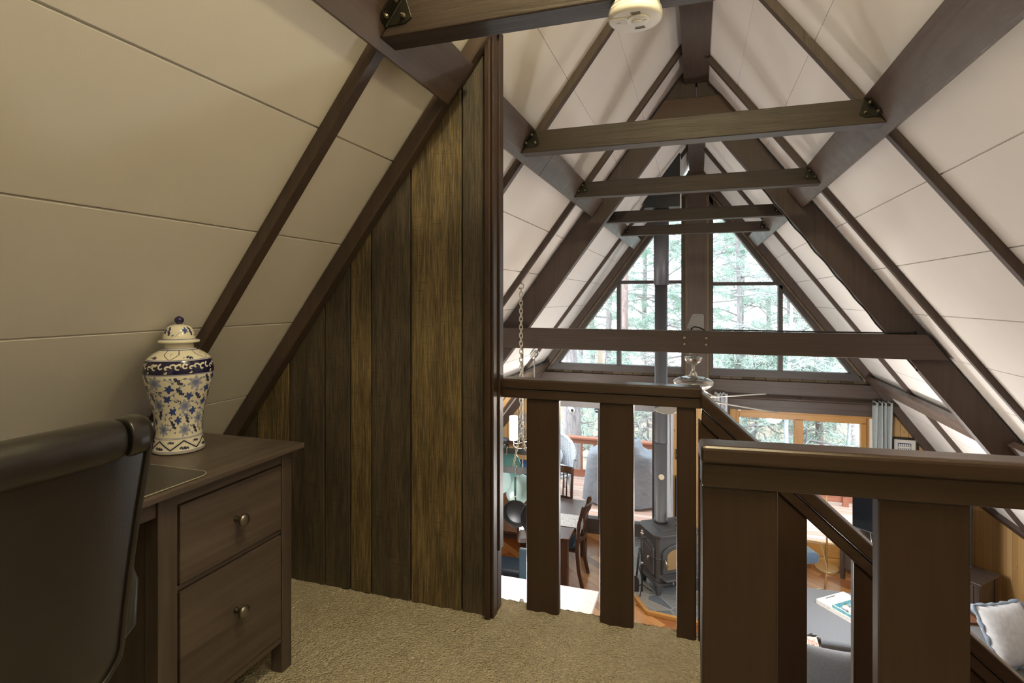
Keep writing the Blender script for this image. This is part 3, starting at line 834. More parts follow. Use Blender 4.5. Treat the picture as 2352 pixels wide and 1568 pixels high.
def paint_vase(arc, h, H0, H1, period, lid=False):
    """painted decoration: colour per point for arc length a and height h (metres)"""
    col = np.tile(CREAM, (arc.size, 1))
    def mixin(idx, mask, c, k=1.0):
        k = np.clip(mask, 0, 1)[:, None] * k
        col[idx] = col[idx] * (1 - k) + np.asarray(c) * k
    ALL = slice(None)
    def put(mask, c, k=1.0): mixin(ALL, mask, c, k)
    def near(a0, h0, rad):
        da = (arc - a0 + period / 2) % period - period / 2
        idx = np.nonzero((np.abs(da) < rad) & (np.abs(h - h0) < rad))[0]
        return idx, da[idx], h[idx] - h0
    def loc(a0, h0):
        da = (arc - a0 + period / 2) % period - period / 2
        return da, h - h0
    soft = lambda d, w=.0006: np.clip(.5 - d / w, 0, 1)
    def line(h0, w=.0008, c=BLUE): put(soft(np.abs(h - h0) - w), c)
    def grapes(a0, h0, s=1.0, rot=0):
        ix, A, Hh = near(a0, h0, .024 * s)
        for i, (dx, dy) in enumerate(((0, .009), (.003, .003), (-.002, -.002), (.001, -.007), (-.001, -.012))):
            x = dx * math.cos(rot) - dy * math.sin(rot); y = dx * math.sin(rot) + dy * math.cos(rot)
            rr = np.hypot(A - x * s, Hh - y * s)
            mixin(ix, soft(rr - .0044 * s), NAVY); mixin(ix, soft(rr - .0012 * s), PALE)
    def leaf(a0, h0, s, rot, lobes=5, c=BLUE):
        ix, da, dh = near(a0, h0, s * 1.1); rr = np.hypot(da, dh); ph = np.arctan2(dh, da) + rot
        rad = s * (.60 + .21 * np.cos(ph) + .19 * np.cos(5 * ph)) * (1 + .05 * np.cos(19 * ph))
        body = soft(rr - rad)
        vein = np.abs(np.sin(lobes / 2 * ph)) * rr
        mixin(ix, body, c); mixin(ix, body * soft(vein - .0005), NAVY); mixin(ix, soft(np.abs(rr - rad) - .0005), NAVY)
    def flower(a0, h0, s, rot, petals=7):
        ix, da, dh = near(a0, h0, s * 1.1); rr = np.hypot(da, dh); ph = np.arctan2(dh, da) + rot
        rad = s * (.80 + .20 * np.cos(petals * ph))
        body = soft(rr - rad)
        hatch = .5 + .5 * np.sin(ph * petals * 5 + rr * 300)
        mixin(ix, body, PALE, .55); mixin(ix, body * (hatch > .62), BLUE, .55); mixin(ix, body * soft(rr - s * .42), BLUE, .55); mixin(ix, soft(np.abs(rr - rad) - .0005), BLUE)
    def bud(a0, h0, s, rot):
        ix, A, Hh = near(a0, h0, s * 2.2)
        for k in (-.6, 0, .6):
            da, dh = A - math.cos(rot + k) * s * .5, Hh - math.sin(rot + k) * s * .5
            u = da * math.cos(rot + k) + dh * math.sin(rot + k); v = -da * math.sin(rot + k) + dh * math.cos(rot + k)
            d = np.hypot(u / .6, v / .28) - s * .8
            mixin(ix, soft(d), PALE, .75); mixin(ix, soft(np.abs(d) - .0004), BLUE)
            mixin(ix, soft(np.hypot(u / .35, v / .1) - s * .8), BLUE)
    def scroll(a0, h0, s, rot, c, w=.0011, turn=3.6):
        ix, A, Hh = near(a0, h0, s * 1.5); k = np.zeros(len(ix))
        for t in np.linspace(0, 1, 26):
            q = rot + t * turn; rad = s * (1 - .75 * t)
            k = np.maximum(k, soft(np.hypot(A - rad * math.cos(q), Hh - rad * math.sin(q)) - w * (1.2 - .5 * t)))
        mixin(ix, k, c)
    def vine(a0, h0, a1, h1, sag, w=.0006):
        am, hm = (a0 + a1) / 2, (h0 + h1) / 2
        ix, A, Hh = near(am, hm, max(abs(a1 - a0), abs(h1 - h0)) / 2 + abs(sag) + .002); k = np.zeros(len(ix))
        for t in np.linspace(0, 1, 60):
            k = np.maximum(k, soft(np.hypot(A - (a1 - a0) * (t - .5), Hh - ((h1 - h0) * (t - .5) + sag * math.sin(t * PI))) - w))
        mixin(ix, k, BLUE)
    if lid:
        for i in range(4):
            a = period * (i + .4) / 4
            vine(a, H0 + .012, a + period / 9, H0 + .03, .006); leaf(a + period / 9, H0 + .030, .0125, .3 + i); grapes(a - period / 12, H0 + .030, .95, .3); bud(a - period / 40, H0 + .013, .006, 2)
        line(H0 + .003)
        return col
    # foot border
    fb = .048
    line(.006); line(.009); line(fb - .002); line(fb + .001)
    zz = np.abs(((arc / period * 6) % 1) - .5) * 2
    d = np.abs(h - (.014 + .026 * (1 - zz))) - .0026
    put(soft(d) * (h < fb), NAVY); put(soft(np.abs(d - .003) - .0003) * (h < fb), BLUE)
    for i in range(6):
        a = period * (i + .5) / 6
        grapes(a - .006, .018, .75, 1.5); grapes(a + .006, .018, .75, 1.5); 
        b = period * i / 6
        grapes(b, .036, .7, 1.57); scroll(b + .008, .034, .005, .5, BLUE, .0006); scroll(b - .008, .034, .005, 2.3, BLUE, .0006)
    # field of vine, leaves, blossoms and grapes
    F0, F1 = fb + .008, .243
    pts = []
    dist = lambda a, hh, p: math.hypot((a - p[0] + period / 2) % period - period / 2, hh - p[1])
    for n_, sz, k0, k1, gap in ((160, .021, .0, .1, .062), (500, .015, .1, .28, .034), (500, .010, .28, .45, .026), (300, .008, .45, .6, .023), (2600, .006, .6, 1.0, .0)):
        for i in range(n_):
            a, hh = rng.rand() * period, F0 + sz * .8 + rng.rand() * (F1 - F0 - sz * 1.6)
            if all(dist(a, hh, p) > (sz + p[2]) * .96 for p in pts) and all(dist(a, hh, p) > gap for p in pts if abs(p[2] - sz) < .001):
                pts.append((a, hh, sz, k0 + rng.rand() * (k1 - k0)))
    for p in pts:
        for q in pts:
            da = (q[0] - p[0] + period / 2) % period - period / 2
            if 0 < da < .03 and abs(q[1] - p[1]) < .018 and rng.rand() < .5: vine(p[0], p[1], p[0] + da, q[1], .005 * (rng.rand() - .3))
    for a, hh, sz, k in pts:
        if k < .10: flower(a, hh, .0215, k * 60)
        elif k < .28: leaf(a, hh, .0165, k * 40, 5, BLUE)
        elif k < .45: grapes(a, hh, 1.0, k * 9)
        elif k < .60: scroll(a, hh, .0075, k * 40, NAVY, .0014); scroll(a + .006, hh - .006, .006, k * 40 + 2, NAVY, .0012)
        else: bud(a, hh, .0062, k * 50)
    # shoulder band
    b0, b1 = .247, .288
    line(b0 - .002); line(b1 + .002)
    put(soft(b0 - h) * soft(h - b1), NAVY)
    n = 9
    for i in range(n):
        a = period * i / n + .006 * math.sin(i * 2.3)
        for k, (da, s_, q) in enumerate(((0, .012, 1.2), (.018, .010, 1.9), (.032, .007, 1.0), (.045, .010, .4))):
            scroll(a + da, b0 + .019 + .004 * (k % 2), s_, q, CREAM, .0021)
        scroll(a + .030, b0 + .008, .004, 4, CREAM, .0014)
    # collar lappets
    for i in range(5):
        a = period * (i + .2) / 5
        da, hh = loc(a, .30)
        d = np.abs(np.abs(da) * .55 + np.maximum(0, .306 - h) * .9 - .014) - .0009
        put(soft(d) * (h > b1 + .004) * (h < .318), NAVY); scroll(a, .304, .005, 1, BLUE, .0006); grapes(a + period / 10, .297, .7, 1.5); bud(a + period / 10 - .014, .297, .004, 3)
    line(.318, .001); line(.322, .0006)
    return col
def painted(name, prof, nt_, nz, Rref, parent, lid=False):
    pr = spline(prof, nz)
    mb = MB(); c0 = Vector((VX, VY, VZ))
    mb.lathe(pr, c0, nt_)
    o = mb.build(name, M['porcelain'], parent, smooth=True)
    me = o.data; n = len(me.vertices)
    co = np.zeros(n * 3); me.vertices.foreach_get('co', co); co = co.reshape(-1, 3)
    th = np.arctan2(co[:, 1], co[:, 0]) % (2 * PI)
    period = 2 * PI * Rref
    col = paint_vase(th * Rref, co[:, 2], pr[0][1], pr[-1][1], period, lid)
    at = me.color_attributes.new('glaze', 'FLOAT_COLOR', 'POINT')
    at.data.foreach_set('color', np.concatenate([col, np.ones((n, 1))], 1).astype(np.float32).ravel())
    return o
m, nt, b = nodes('painted_porcelain')
at = nt.nodes.new('ShaderNodeAttribute'); at.attribute_name = 'glaze'
nt.links.new(at.outputs['Color'], b.inputs['Base Color']); b.inputs['Roughness'].default_value = .13; b.inputs['Coat Weight'].default_value = .3
M['porcelain'] = m
M['creamglaze'] = simple('cream_glaze', tuple(CREAM), .14, coat=.3)
M['navyglaze'] = simple('cobalt_glaze', (.018, .010, .070), .12, coat=.4)
painted('body', [(.062, .0), (.071, .001), (.0735, .006), (.0715, .014), (.068, .035), (.0655, .055), (.066, .075), (.068, .105), (.074, .14), (.083, .175), (.0915, .205), (.097, .232), (.0985, .252), (.0965, .272), (.089, .290), (.073, .305), (.054, .317), (.0425, .3235), (.041, .330), (.0415, .338), (.040, .3385)], 560, 440, .088, V)
mb = MB(); mb.lathe(spline([(.040, .336), (.0435, .338), (.0555, .3395), (.0585, .3415), (.0585, .345), (.055, .348), (.046, .3495)], 24), (VX, VY, VZ), 64)
lid = mb.build('lid', M['creamglaze'], V, smooth=True)
lid_dome = painted('lid_dome', [(.0455, .348), (.0455, .352), (.0445, .362), (.0410, .375), (.0345, .386), (.025, .393), (.013, .3965), (.006, .3975)], 220, 120, .045, V, True)
mb = MB(); mb.lathe(spline([(.010, .396), (.0085, .398), (.0125, .405), (.0135, .411), (.0115, .417), (.0055, .4215), (.001, .4235)], 22), (VX, VY, VZ), 32)
mb.build('lid_knob', M['navyglaze'], V, smooth=True)

# ================================================================= OFFICE CHAIR (seen from behind)
Cc = thing('office_chair', 'black leather office chair seen from behind, pulled up to the desk', 'chair', (-1.20, .50, 0))
# backrest: closed rounded shell, its outer face towards the room (+x)
def half_w(z):        # half width of the back over height
    t = (z - .53) / (1.0 - .53)
    w = .212 + .028 * min(1, max(0, t * 1.15))
    if z < .59: w -= .055 * ((.59 - z) / .06) ** 2
    return w
yc = .516
def back_pt(u, v, off):
    z = .53 + v * .465
    w = half_w(z) * (1.0)
    y = yc + (2 * u - 1) * w
    e = (2 * u - 1)
    x = -.945 - .012 * (1 - v) + .035 * v * v - .030 * (abs(e) ** 2.4)  - off * (1 - .75 * abs(e) ** 6)
    return (x, y, z)
mb = MB()
NU, NV = 30, 26
mb.surf(lambda u, v: back_pt(u, v, 0), NU, NV)
mb.surf(lambda u, v: back_pt(u, v, .070 * (math.sin(PI * min(1, max(0, v)) ) ** .3 if 0 < v < 1 else 0)), NU, NV)
mb.build('backrest', M['leather'], Cc, smooth=True, sub=1)
# piping round the outer shell
pp = [back_pt(0, v / 20, 0) for v in range(20, -1, -1)] + [back_pt(u / 16, 0, 0) for u in range(1, 16)] + [back_pt(1, v / 20, 0) for v in range(0, 21)]
mb = MB(); mb.tube([(x + .002, y, z) for x, y, z in pp], .0055, 8); mb.build('piping', M['leather'], Cc, smooth=True)
# head cushion in three sections, pinched at the seams
def roll(y0, y1, name):
    mb = MB(); n = 20; rings = []; K = 20
    for i in range(n + 1):
        t = i / n; y = y0 + (y1 - y0) * t
        e = (y - yc) / .243
        sq = lambda d: min(1.0, max(0, d) / .018) ** .5
        endr = .86 + .14 * min(sq((y - y0)), sq((y1 - y)))
        outer = 1.0 if abs(e) < .93 else max(.80, 1 - 2.2 * (abs(e) - .93))
        cx = -.932 - .030 * abs(e) ** 2.4; czz = .976 + .006 * (1 - e * e)
        for k in range(K):
            q = 2 * PI * k / K
            c_, s_ = math.cos(q), math.sin(q)
            n4 = (abs(c_) ** 2.6 + abs(s_) ** 2.6) ** (-1 / 2.6)
            wr = 1 + .012 * math.sin(y * 90 + 2 * c_) * (c_ > 0)
            rings.append((cx + .034 * endr * outer * n4 * c_ * wr, y, czz + .036 * endr * outer * n4 * s_ * wr))
    f = []
    for i in range(n):
        for k in range(K): f.append((i * K + k, i * K + (k + 1) % K, (i + 1) * K + (k + 1) % K, (i + 1) * K + k))
    f += [tuple(range(K - 1, -1, -1)), tuple(n * K + k for k in range(K))]
    mb.add(rings, f); return mb.build(name, M['leather'], Cc, smooth=True, sub=1)
roll(yc - .188, yc + .188, 'head_cushion'); roll(yc + .1885, yc + .243, 'head_cushion'); roll(yc - .243, yc - .1885, 'head_cushion')
mb = MB()
mb.surf(lambda u, v: (-1.36 + .40 * u, .26 + .49 * v, .47 + .02 * math.sin(PI * u) ** .5 * math.sin(PI * v) ** .5 + .035 * (math.sin(PI * u) * math.sin(PI * v)) ** .25), 16, 16)
mb.surf(lambda u, v: (-1.36 + .40 * u, .26 + .49 * v, .47 - .05 * (math.sin(PI * u) * math.sin(PI * v)) ** .2), 16, 16)
mb.build('seat', M['leather'], Cc, smooth=True)
for y in (.782, .228):
    mb = MB()
    s = 1 if y > .5 else -1
    mb.tube([(-1.02, y - s * .12, .54), (-1.02, y - s * .05, .575), (-1.022, y - s * .008, .605), (-1.03, y, .68), (-1.05, y, .715), (-1.12, y, .725), (-1.22, y, .72), (-1.25, y, .69), (-1.235, y, .60), (-1.20, y - s * .08, .49)], [.012, .014, .016] + [.018] * 6 + [.014], 10, flat=.8)
    mb.build('armrest', M['blackplastic'], Cc, smooth=True)
mb = MB(); mb.lathe([(.05, .43), (.028, .40), (.028, .25), (.022, .25), (.022, .10)], (-1.17, .505, 0), 16); mb.box(-1.28, -1.0, .42, .59, .425, .45); mb.box(-1.02, -.975, .45, .56, .43, .60); mb.build('gas_column', M['blackplastic'], Cc, smooth=False)
mb = MB()
for k in range(5):
    a = 2 * PI * k / 5 + .3
    mb.tube([(-1.17, .505, .10), (-1.17 + .15 * math.cos(a), .505 + .15 * math.sin(a), .095), (-1.17 + .28 * math.cos(a), .505 + .28 * math.sin(a), .07)], [.03, .026, .016], 8)
mb.build('star_base', M['blackplastic'], Cc, smooth=True)
for k in range(5):
    a = 2 * PI * k / 5 + .3
    mb = MB(); q = Matrix.Rotation(R(90), 3, 'X') if k % 2 else Matrix.Rotation(R(90), 3, 'Y')
    c = Vector((-1.17 + .28 * math.cos(a), .505 + .28 * math.sin(a), .032))
    mb.lathe([(.012, -.022), (.025, -.02), (.027, 0), (.025, .02), (.012, .022)], c, 16, q); mb.build('caster', M['blackplastic'], Cc, smooth=True)

# ================================================================= SMOKE DETECTOR under the near tie
S = thing('smoke_detector', 'round white smoke detector screwed under the collar tie above the loft', 'smoke detector', (-.150, 1.452, 1.968))
mb = MB(); mb.lathe([(.058, 1.968), (.062, 1.966), (.062, 1.957), (.058, 1.955)], (-.150, 1.452, 0), 48); mb.build('mount_plate', M['white'], S, smooth=True)
mb = MB(); mb.lathe([(.060, 1.9555), (.066, 1.954), (.0675, 1.947), (.0668, 1.9455), (.0675, 1.944), (.067, 1.932), (.064, 1.9285), (.058, 1.9275), (.002, 1.9265)], (-.150, 1.452, 0), 64); mb.build('housing', M['white'], S, smooth=True, bev=0)
zb = 1.927
mb = MB(); mb.lathe([(.030, zb + .002), (.030, zb - .0022), (.028, zb - .003), (.001, zb - .003)], (-.143, 1.448, 0), 40); mb.build('centre_disc', M['white'], S, smooth=True)
mb = MB(); mb.lathe([(.0085, zb), (.0085, zb - .0055), (.007, zb - .0065), (.0005, zb - .0068)], (0, 0, 0), 20)
mb.v = [(-.146 + x * 1.5, 1.446 + y * .62, z) for x, y, z in mb.v]; mb.build('test_button', M['white'], S, smooth=True)
mb = MB(); mb.box(-.207, -.168, 1.424, 1.455, zb - .0030, zb + .002); mb.build('battery_door', M['white'], S, bev=.002)
slots = [(-.155 + .0015 * k, -.128 - .0015 * k, 1.492 - k * .0075, 1.4945 - k * .0075, zb - .0010, zb + .001) for k in range(3)]
slots += [(-.155 - .001 * k, -.133, 1.416 - k * .005, 1.4172 - k * .005, zb - .0010, zb + .001) for k in range(3)]
slots += [(-.130, -.121, 1.4455, 1.4472, zb - .0036, zb - .002)]
slots += [(-.194 + k * .0035, -.1925 + k * .0035, 1.440 + j * .003, 1.4412 + j * .003, zb - .0034, zb - .002) for k in range(3) for j in range(3)]
slotm = simple('grey_slot', (.16, .15, .14), .6)
for q in slots:
    mb = MB(); mb.box(*q); mb.build('vent_slot', slotm, S)

# ================================================================= CEILING FAN
fx0, fy0 = -.030, 4.99
Fn = thing('ceiling_fan', 'brushed nickel ceiling fan hanging under the cross beam, lights on', 'ceiling fan', (fx0, fy0, .765))
mb = MB(); mb.tube([(fx0 - .02, fy0 - .01, .765), (fx0 - .03, fy0, .74), (fx0 - .01, fy0, .725)], .004, 6); mb.tube([(fx0 + .02, fy0, .765), (fx0 + .03, fy0 - .02, .745), (fx0 + .01, fy0, .725)], .004, 6); mb.box(fx0 - .055, fx0 + .055, fy0 - .02, fy0 + .02, .755, .767); mb.build('hanger_bracket', M['nickel'], Fn)
mb = MB(); mb.lathe([(.070, .722), (.074, .716), (.070, .708), (.070, .698), (.058, .680), (.035, .663), (.020, .656), (.016, .652)], (fx0, fy0, 0), 32); mb.build('canopy', M['nickel'], Fn, smooth=True)
mb = MB(); mb.lathe([(.0125, .66), (.0125, .58)], (fx0, fy0, 0), 14); mb.build('downrod', M['nickel'], Fn, smooth=True)
mb = MB(); mb.lathe(spline([(.018, .60), (.024, .592), (.030, .575), (.042, .560), (.09, .552), (.135, .538), (.158, .520), (.163, .508), (.155, .488), (.128, .465), (.09, .448), (.05, .440), (.01, .438)], 46), (fx0, fy0, 0), 48)
mt = mb.build('motor_housing', M['nickel'], Fn, smooth=True)
for k in range(14):
    a = 2 * PI * k / 14
    mb = MB(); mb.lathe([(.0085, 0), (.0085, .003), (.002, .004)], (fx0 + .100 * math.cos(a), fy0 + .100 * math.sin(a), .548), 8)
    mb.build('vent_hole', M['dgrey'], Fn)
for k in range(5):
    a = R(-36 + 72 * k)
    ca, sa = math.cos(a), math.sin(a)
    def W(r_, t, z): return (fx0 + r_ * ca - t * sa, fy0 + r_ * sa + t * ca, z)
    mb = MB(); zr = .37
    out = [(.20, .045), (.30, .058), (.50, .066), (.64, .070), (.70, .062), (.735, .03), (.735, -.03), (.70, -.062), (.64, -.070), (.5, -.066), (.3, -.058), (.20, -.045)]
    tilt = -.17
    vs = [W(r_, t, zr + t * tilt + .003) for r_, t in out] + [W(r_, t, zr + t * tilt - .003) for r_, t in out]
    n = len(out)
    mb.add(vs, [tuple(range(n)), tuple(range(2 * n - 1, n - 1, -1))] + [(i, (i + 1) % n, n + (i + 1) % n, n + i) for i in range(n)])
    bl = mb.build('blade', M['fanblade'], Fn, bev=.001)
    mb = MB(); mb.tube([W(.09, 0, .445), W(.15, 0, .405), W(.20, 0, zr + .008), W(.28, 0, zr + .006)], [.014, .011, .012, .006], 8, flat=.5); k2 = mb.build('blade_iron', M['nickel'], None, smooth=True); k2.parent = bl
    for v in k2.data.vertices: v.co = Fn.matrix_basis.inverted() @ v.co
mb = MB(); mb.lathe([(.05, .44), (.055, .42), (.05, .395), (.02, .385)], (fx0, fy0, 0), 24); mb.build('light_fitter', M['nickel'], Fn, smooth=True)
for k in range(3):
    a = R(-20 + 120 * k)
    mb = MB(); q = Matrix.Rotation(a, 3, 'Z') @ Matrix.Rotation(R(125), 3, 'Y')
    mb.lathe(spline([(.016, .04), (.030, .055), (.046, .085), (.055, .12)], 14), (fx0, fy0, .405), 20, q); mb.build('lamp_shade', M['glow'], Fn, smooth=True)
# strut bracket behind the beam, in front of the centre post
mb = MB(); mb.prism([(-.085, .96), (-.04, 1.075), (.055, 1.075), (.055, .96)], 'xz', 5.06, 5.12); mb.box(-.035, .05, 5.05, 5.13, 1.075, 1.083)
mb.box(-.03, .05, 4.96, 5.12, .952, .962)
tag(mb.build('fan_support', simple('grey_painted_metal', (.52, .54, .58), .4), bev=.003), 'pale box shaped fan support standing on top of the cross beam', 'bracket')
mb = MB(); mb.tube([(-.045, 4.93, .952), (-.045, 4.93, .968), (-.02, 4.93, .982), (.02, 4.93, .975), (.06, 4.93, .955)], .006, 8); tag(mb.build('cable', M['wire'], smooth=True), 'short loop of black cable on top of the cross beam', 'cable')
# ================================================================= WOOD STOVE CORNER
HZ = FZ + .04
H = thing('hearth', 'slate flagstone hearth with oak edging under the wood stove', 'hearth', (-.2, 7.4, FZ))
hp = [(-1.0, 8.6), (-1.0, 7.42), (-.53, 6.62), (.42, 6.53), (.62, 6.95), (.62, 8.6)]
mb = MB(); mb.prism(hp, 'xy', FZ, HZ); mb.build('stone_slab', M['slate'], H)
mb = MB()
for a, b in zip(hp[:-1], hp[1:]):
    a, b = Vector((*a, 0)), Vector((*b, 0)); d = (b - a).normalized(); n_ = Vector((d.y, -d.x, 0))
    if n_.dot((a + b) / 2 - Vector((-.2, 7.6, 0))) < 0: n_ = -n_
    c = (a + b) / 2 + n_ * .022; mb.obox((c.x, c.y, FZ + .024), d * ((b - a).length + .03), n_ * .044, (0, 0, .048))
mb.build('edging', M['goldenX'], H, bev=.006)
ST = thing('wood_stove', 'grey-black cast iron wood stove standing on the slate hearth', 'stove', (-.335, 7.29, HZ), R(32))
L = dict(local=True)
w, d = .31, .25
def cham(w, d, c): return [(-w + c, -d), (w - c, -d), (w, -d + c), (w, d - c), (w - c, d), (-w + c, d), (-w, d - c), (-w, -d + c)]
mb = MB(); mb.prism(cham(w - .03, d - .03, .03), 'xy', .15, .70); mb.build('firebox', M['blackiron'], ST, bev=.006, **L)
mb = MB(); mb.prism(cham(w - .005, d - .005, .03), 'xy', .13, .165); mb.prism(cham(w - .015, d - .015, .03), 'xy', .165, .20); mb.prism(cham(w - .02, d - .02, .03), 'xy', .44, .455); mb.build('base_moulding', M['blackiron'], ST, bev=.005, **L)
mb = MB(); mb.prism(cham(w + .01, d + .01, .07), 'xy', .715, .735); mb.prism(cham(w - .01, d - .01, .05), 'xy', .69, .715); mb.box(-.17, .17, -.12, .12, .735, .742); mb.build('top_plate', M['blackiron'], ST, bev=.006, **L)
for sx in (-1, 1):
    for sy in (-1, 1):
        mb = MB(); x, y = sx * (w - .06), sy * (d - .06)
        mb.hexa([(x - .022, y - .022, .0), (x + .022, y - .022, 0), (x + .022, y + .022, 0), (x - .022, y + .022, 0),
                 (x - .05, y - .05, .14), (x + .05, y - .05, .14), (x + .05, y + .05, .14), (x - .05, y + .05, .14)])
        mb.build('leg', M['blackiron'], ST, bev=.006, **L)
arch = lambda hw, z0, z1, rise: [(-hw, z0), (hw, z0), (hw, z1)] + [(hw * math.cos(R(a)), z1 + rise * math.sin(R(a))) for a in range(15, 180, 15)] + [(-hw, z1)]
mb = MB(); mb.prism(arch(.225, .27, .50, .12), 'xz', -d - .005, -d + .04); fd = mb.build('front_door', M['blackiron'], ST, bev=.008, **L)
mb = MB(); mb.prism(arch(.165, .32, .48, .085), 'xz', -d - .009, -d + .0); g_ = mb.build('door_glass', M['stoveglass'], None, bev=.003, **L); g_.parent = fd
mb = MB(); mb.tube([(-.20, -d - .005, .44), (-.20, -d - .035, .44), (-.20, -d - .045, .42), (-.195, -d - .05, .375)], [.011, .011, .012, .015], 8); h_ = mb.build('door_handle', M['steel'], None, smooth=True, **L); h_.parent = fd
mb = MB(); mb.prism([(-.24, .225), (.24, .225), (.20, .20), (-.20, .20)], 'xz', -d - .07, -d + .02); mb.build('ash_lip', M['blackiron'], ST, bev=.008, **L)
mb = MB(); mb.box(-.16, .16, -d - .002, -d + .02, .145, .195); ad = mb.build('ash_door', M['blackiron'], ST, bev=.004, **L)
mb = MB(); mb.tube([(-.10, -d, .18), (-.10, -d - .03, .178), (-.10, -d - .035, .150)], [.008, .009, .011], 8); k_ = mb.build('ash_handle', M['steel'], None, smooth=True, **L); k_.parent = ad
mb = MB(); mb.prism([(y, z) for y, z in arch(.165, .24, .54, .07)], 'yz', -w + .0, -w + .03); mb.prism([(y, z) for y, z in arch(.11, .29, .50, .05)], 'yz', -w - .008, -w + .01)
sd = mb.build('side_door', M['blackiron'], ST, bev=.005, **L)
mb = MB(); mb.tube([(-w, -.10, .44), (-w - .03, -.10, .44), (-w - .035, -.095, .40)], [.010, .011, .013], 8); k_ = mb.build('side_handle', M['steel'], None, smooth=True, **L); k_.parent = sd
# flue
FL = thing('stove_pipe', 'matt grey stove pipe rising from the stove to the roof box', 'stove pipe', (-.440, 7.385, HZ + .742))
mb = MB(); mb.lathe([(.088, -1.632), (.088, -1.60), (.078, -1.595), (.078, -.62)], (-.440, 7.385, 0), 32); mb.build('lower_pipe', M['pipe'], FL, smooth=True)
mb = MB(); mb.lathe([(.081, -.625), (.081, -.60), (.079, -.598), (.079, 1.40)], (-.437, 7.385, 0), 32); mb.build('middle_pipe', M['pipe'], FL, smooth=True)
mb = MB(); mb.lathe([(.094, 1.39), (.094, 2.40)], (-.435, 7.385, 0), 32); mb.build('upper_pipe', M['pipe'], FL, smooth=True)
mb = MB(); mb.lathe([(.036, 0), (.036, .006), (.03, .008)], (-.427, 7.305, -1.04), 24, Matrix.Rotation(R(90), 3, 'X') @ Matrix.Rotation(R(-8), 3, 'Y')); mb.build('flue_thermometer', simple('cream_dial', (.72, .62, .48), .5), FL)
tb = thing('flue_box', 'charcoal sheet metal box where the stove pipe meets the roof', 'flue box', (-.42, 7.4, 2.36))
mb = MB(); mb.prism([(-.64, 2.36), (-.20, 2.36), (-.20, 3.02), (-.64, 2.43)], 'xz', 7.20, 7.66); mb.build('box_body', M['darkbox'], tb, bev=.003)
mb = MB(); mb.box(-.199, -.194, 7.20, 7.66, 2.36, 2.98); mb.build('side_panel', M['cream'], tb)
# stove top fan
SF = thing('stove_fan', 'small black heat powered fan on the stove top', 'fan', (-.12, 7.28, HZ + .742))
c = Vector((-.175, 7.20, HZ + .742))
mb = MB(); mb.box(c.x - .035, c.x + .035, c.y - .02, c.y + .02, c.z, c.z + .02); mb.box(c.x - .02, c.x + .02, c.y - .012, c.y + .012, c.z + .02, c.z + .13); mb.build('base', M['blackplastic'], SF, bev=.002)
mb = MB()
for k in range(7): mb.box(c.x - .055 + k * .017, c.x - .049 + k * .017, c.y - .012, c.y + .05, c.z + .125, c.z + .185)
mb.build('heat_fins', M['steel'], SF)
mb = MB()
for k in range(5):
    a = 2 * PI * k / 5; ca, sa = math.cos(a), math.sin(a)
    q = Matrix.Rotation(R(0), 3, 'X')
    pts = [(.01, -.006), (.05, -.030), (.082, -.022), (.085, .012), (.05, .028), (.01, .006)]
    vs = [(c.x + r_ * ca - t * sa, c.y - .05 + t * .35 + e_, c.z + .10 + r_ * sa + t * ca) for e_ in (-.0015, .0015) for r_, t in pts]
    mb.add(vs, [tuple(range(6)), tuple(range(11, 5, -1))] + [(i, (i + 1) % 6, 6 + (i + 1) % 6, 6 + i) for i in range(6)])
mb.lathe([(.014, 0), (.014, .03)], (c.x, c.y - .065, c.z + .10), 12, Matrix.Rotation(R(-90), 3, 'X'))
mb.build('fan_blades', M['blackplastic'], SF)
# fire tools
FT = thing('fire_tool_stand', 'black fire tool stand with steel knobs beside the wood stove', 'tool stand', (-.64, 7.00, HZ))
mb = MB(); mb.tube([(-.64, 7.0, HZ + .01), (-.64, 7.0, HZ + .70)], .009, 8)
for k in range(3):
    a = k * 2.1 + .4; mb.tube([(-.64, 7.0, HZ + .10), (-.64 + .06 * math.cos(a), 7 + .06 * math.sin(a), HZ + .05), (-.64 + .12 * math.cos(a), 7 + .12 * math.sin(a), HZ + .008)], .007, 6)
mb.tube([(-.70, 6.98, HZ + .66), (-.64, 7.0, HZ + .67), (-.58, 7.02, HZ + .66)], .006, 6); mb.build('stand', M['blackplastic'], FT, smooth=True)
mb = MB(); mb.ball((-.64, 7.0, HZ + .72), .022); mb.ball((-.64, 7.0, HZ + .75), .014); mb.ball((-.64, 7.0, HZ + .36), .018); mb.build('knobs', M['steel'], FT, smooth=True)
SV = thing('fire_shovel', 'black fire shovel leaning on the tool stand', 'shovel', (-.69, 6.95, HZ))
mb = MB(); mb.tube([(-.665, 6.985, HZ + .55), (-.70, 6.95, HZ + .22)], [.014, .011], 8); mb.build('handle', M['blackplastic'], SV, smooth=True)
mb = MB(); mb.prism([(-.045, 0), (.045, 0), (.05, .13), (.02, .19), (-.02, .19), (-.05, .13)], 'xz', 0, .004)
mb.v = [(-.715 + x * .95, 6.935 + x * .25 + y + z * .06, HZ + .025 + z) for x, y, z in mb.v]; mb.build('scoop', M['blackplastic'], SV, bev=.002)
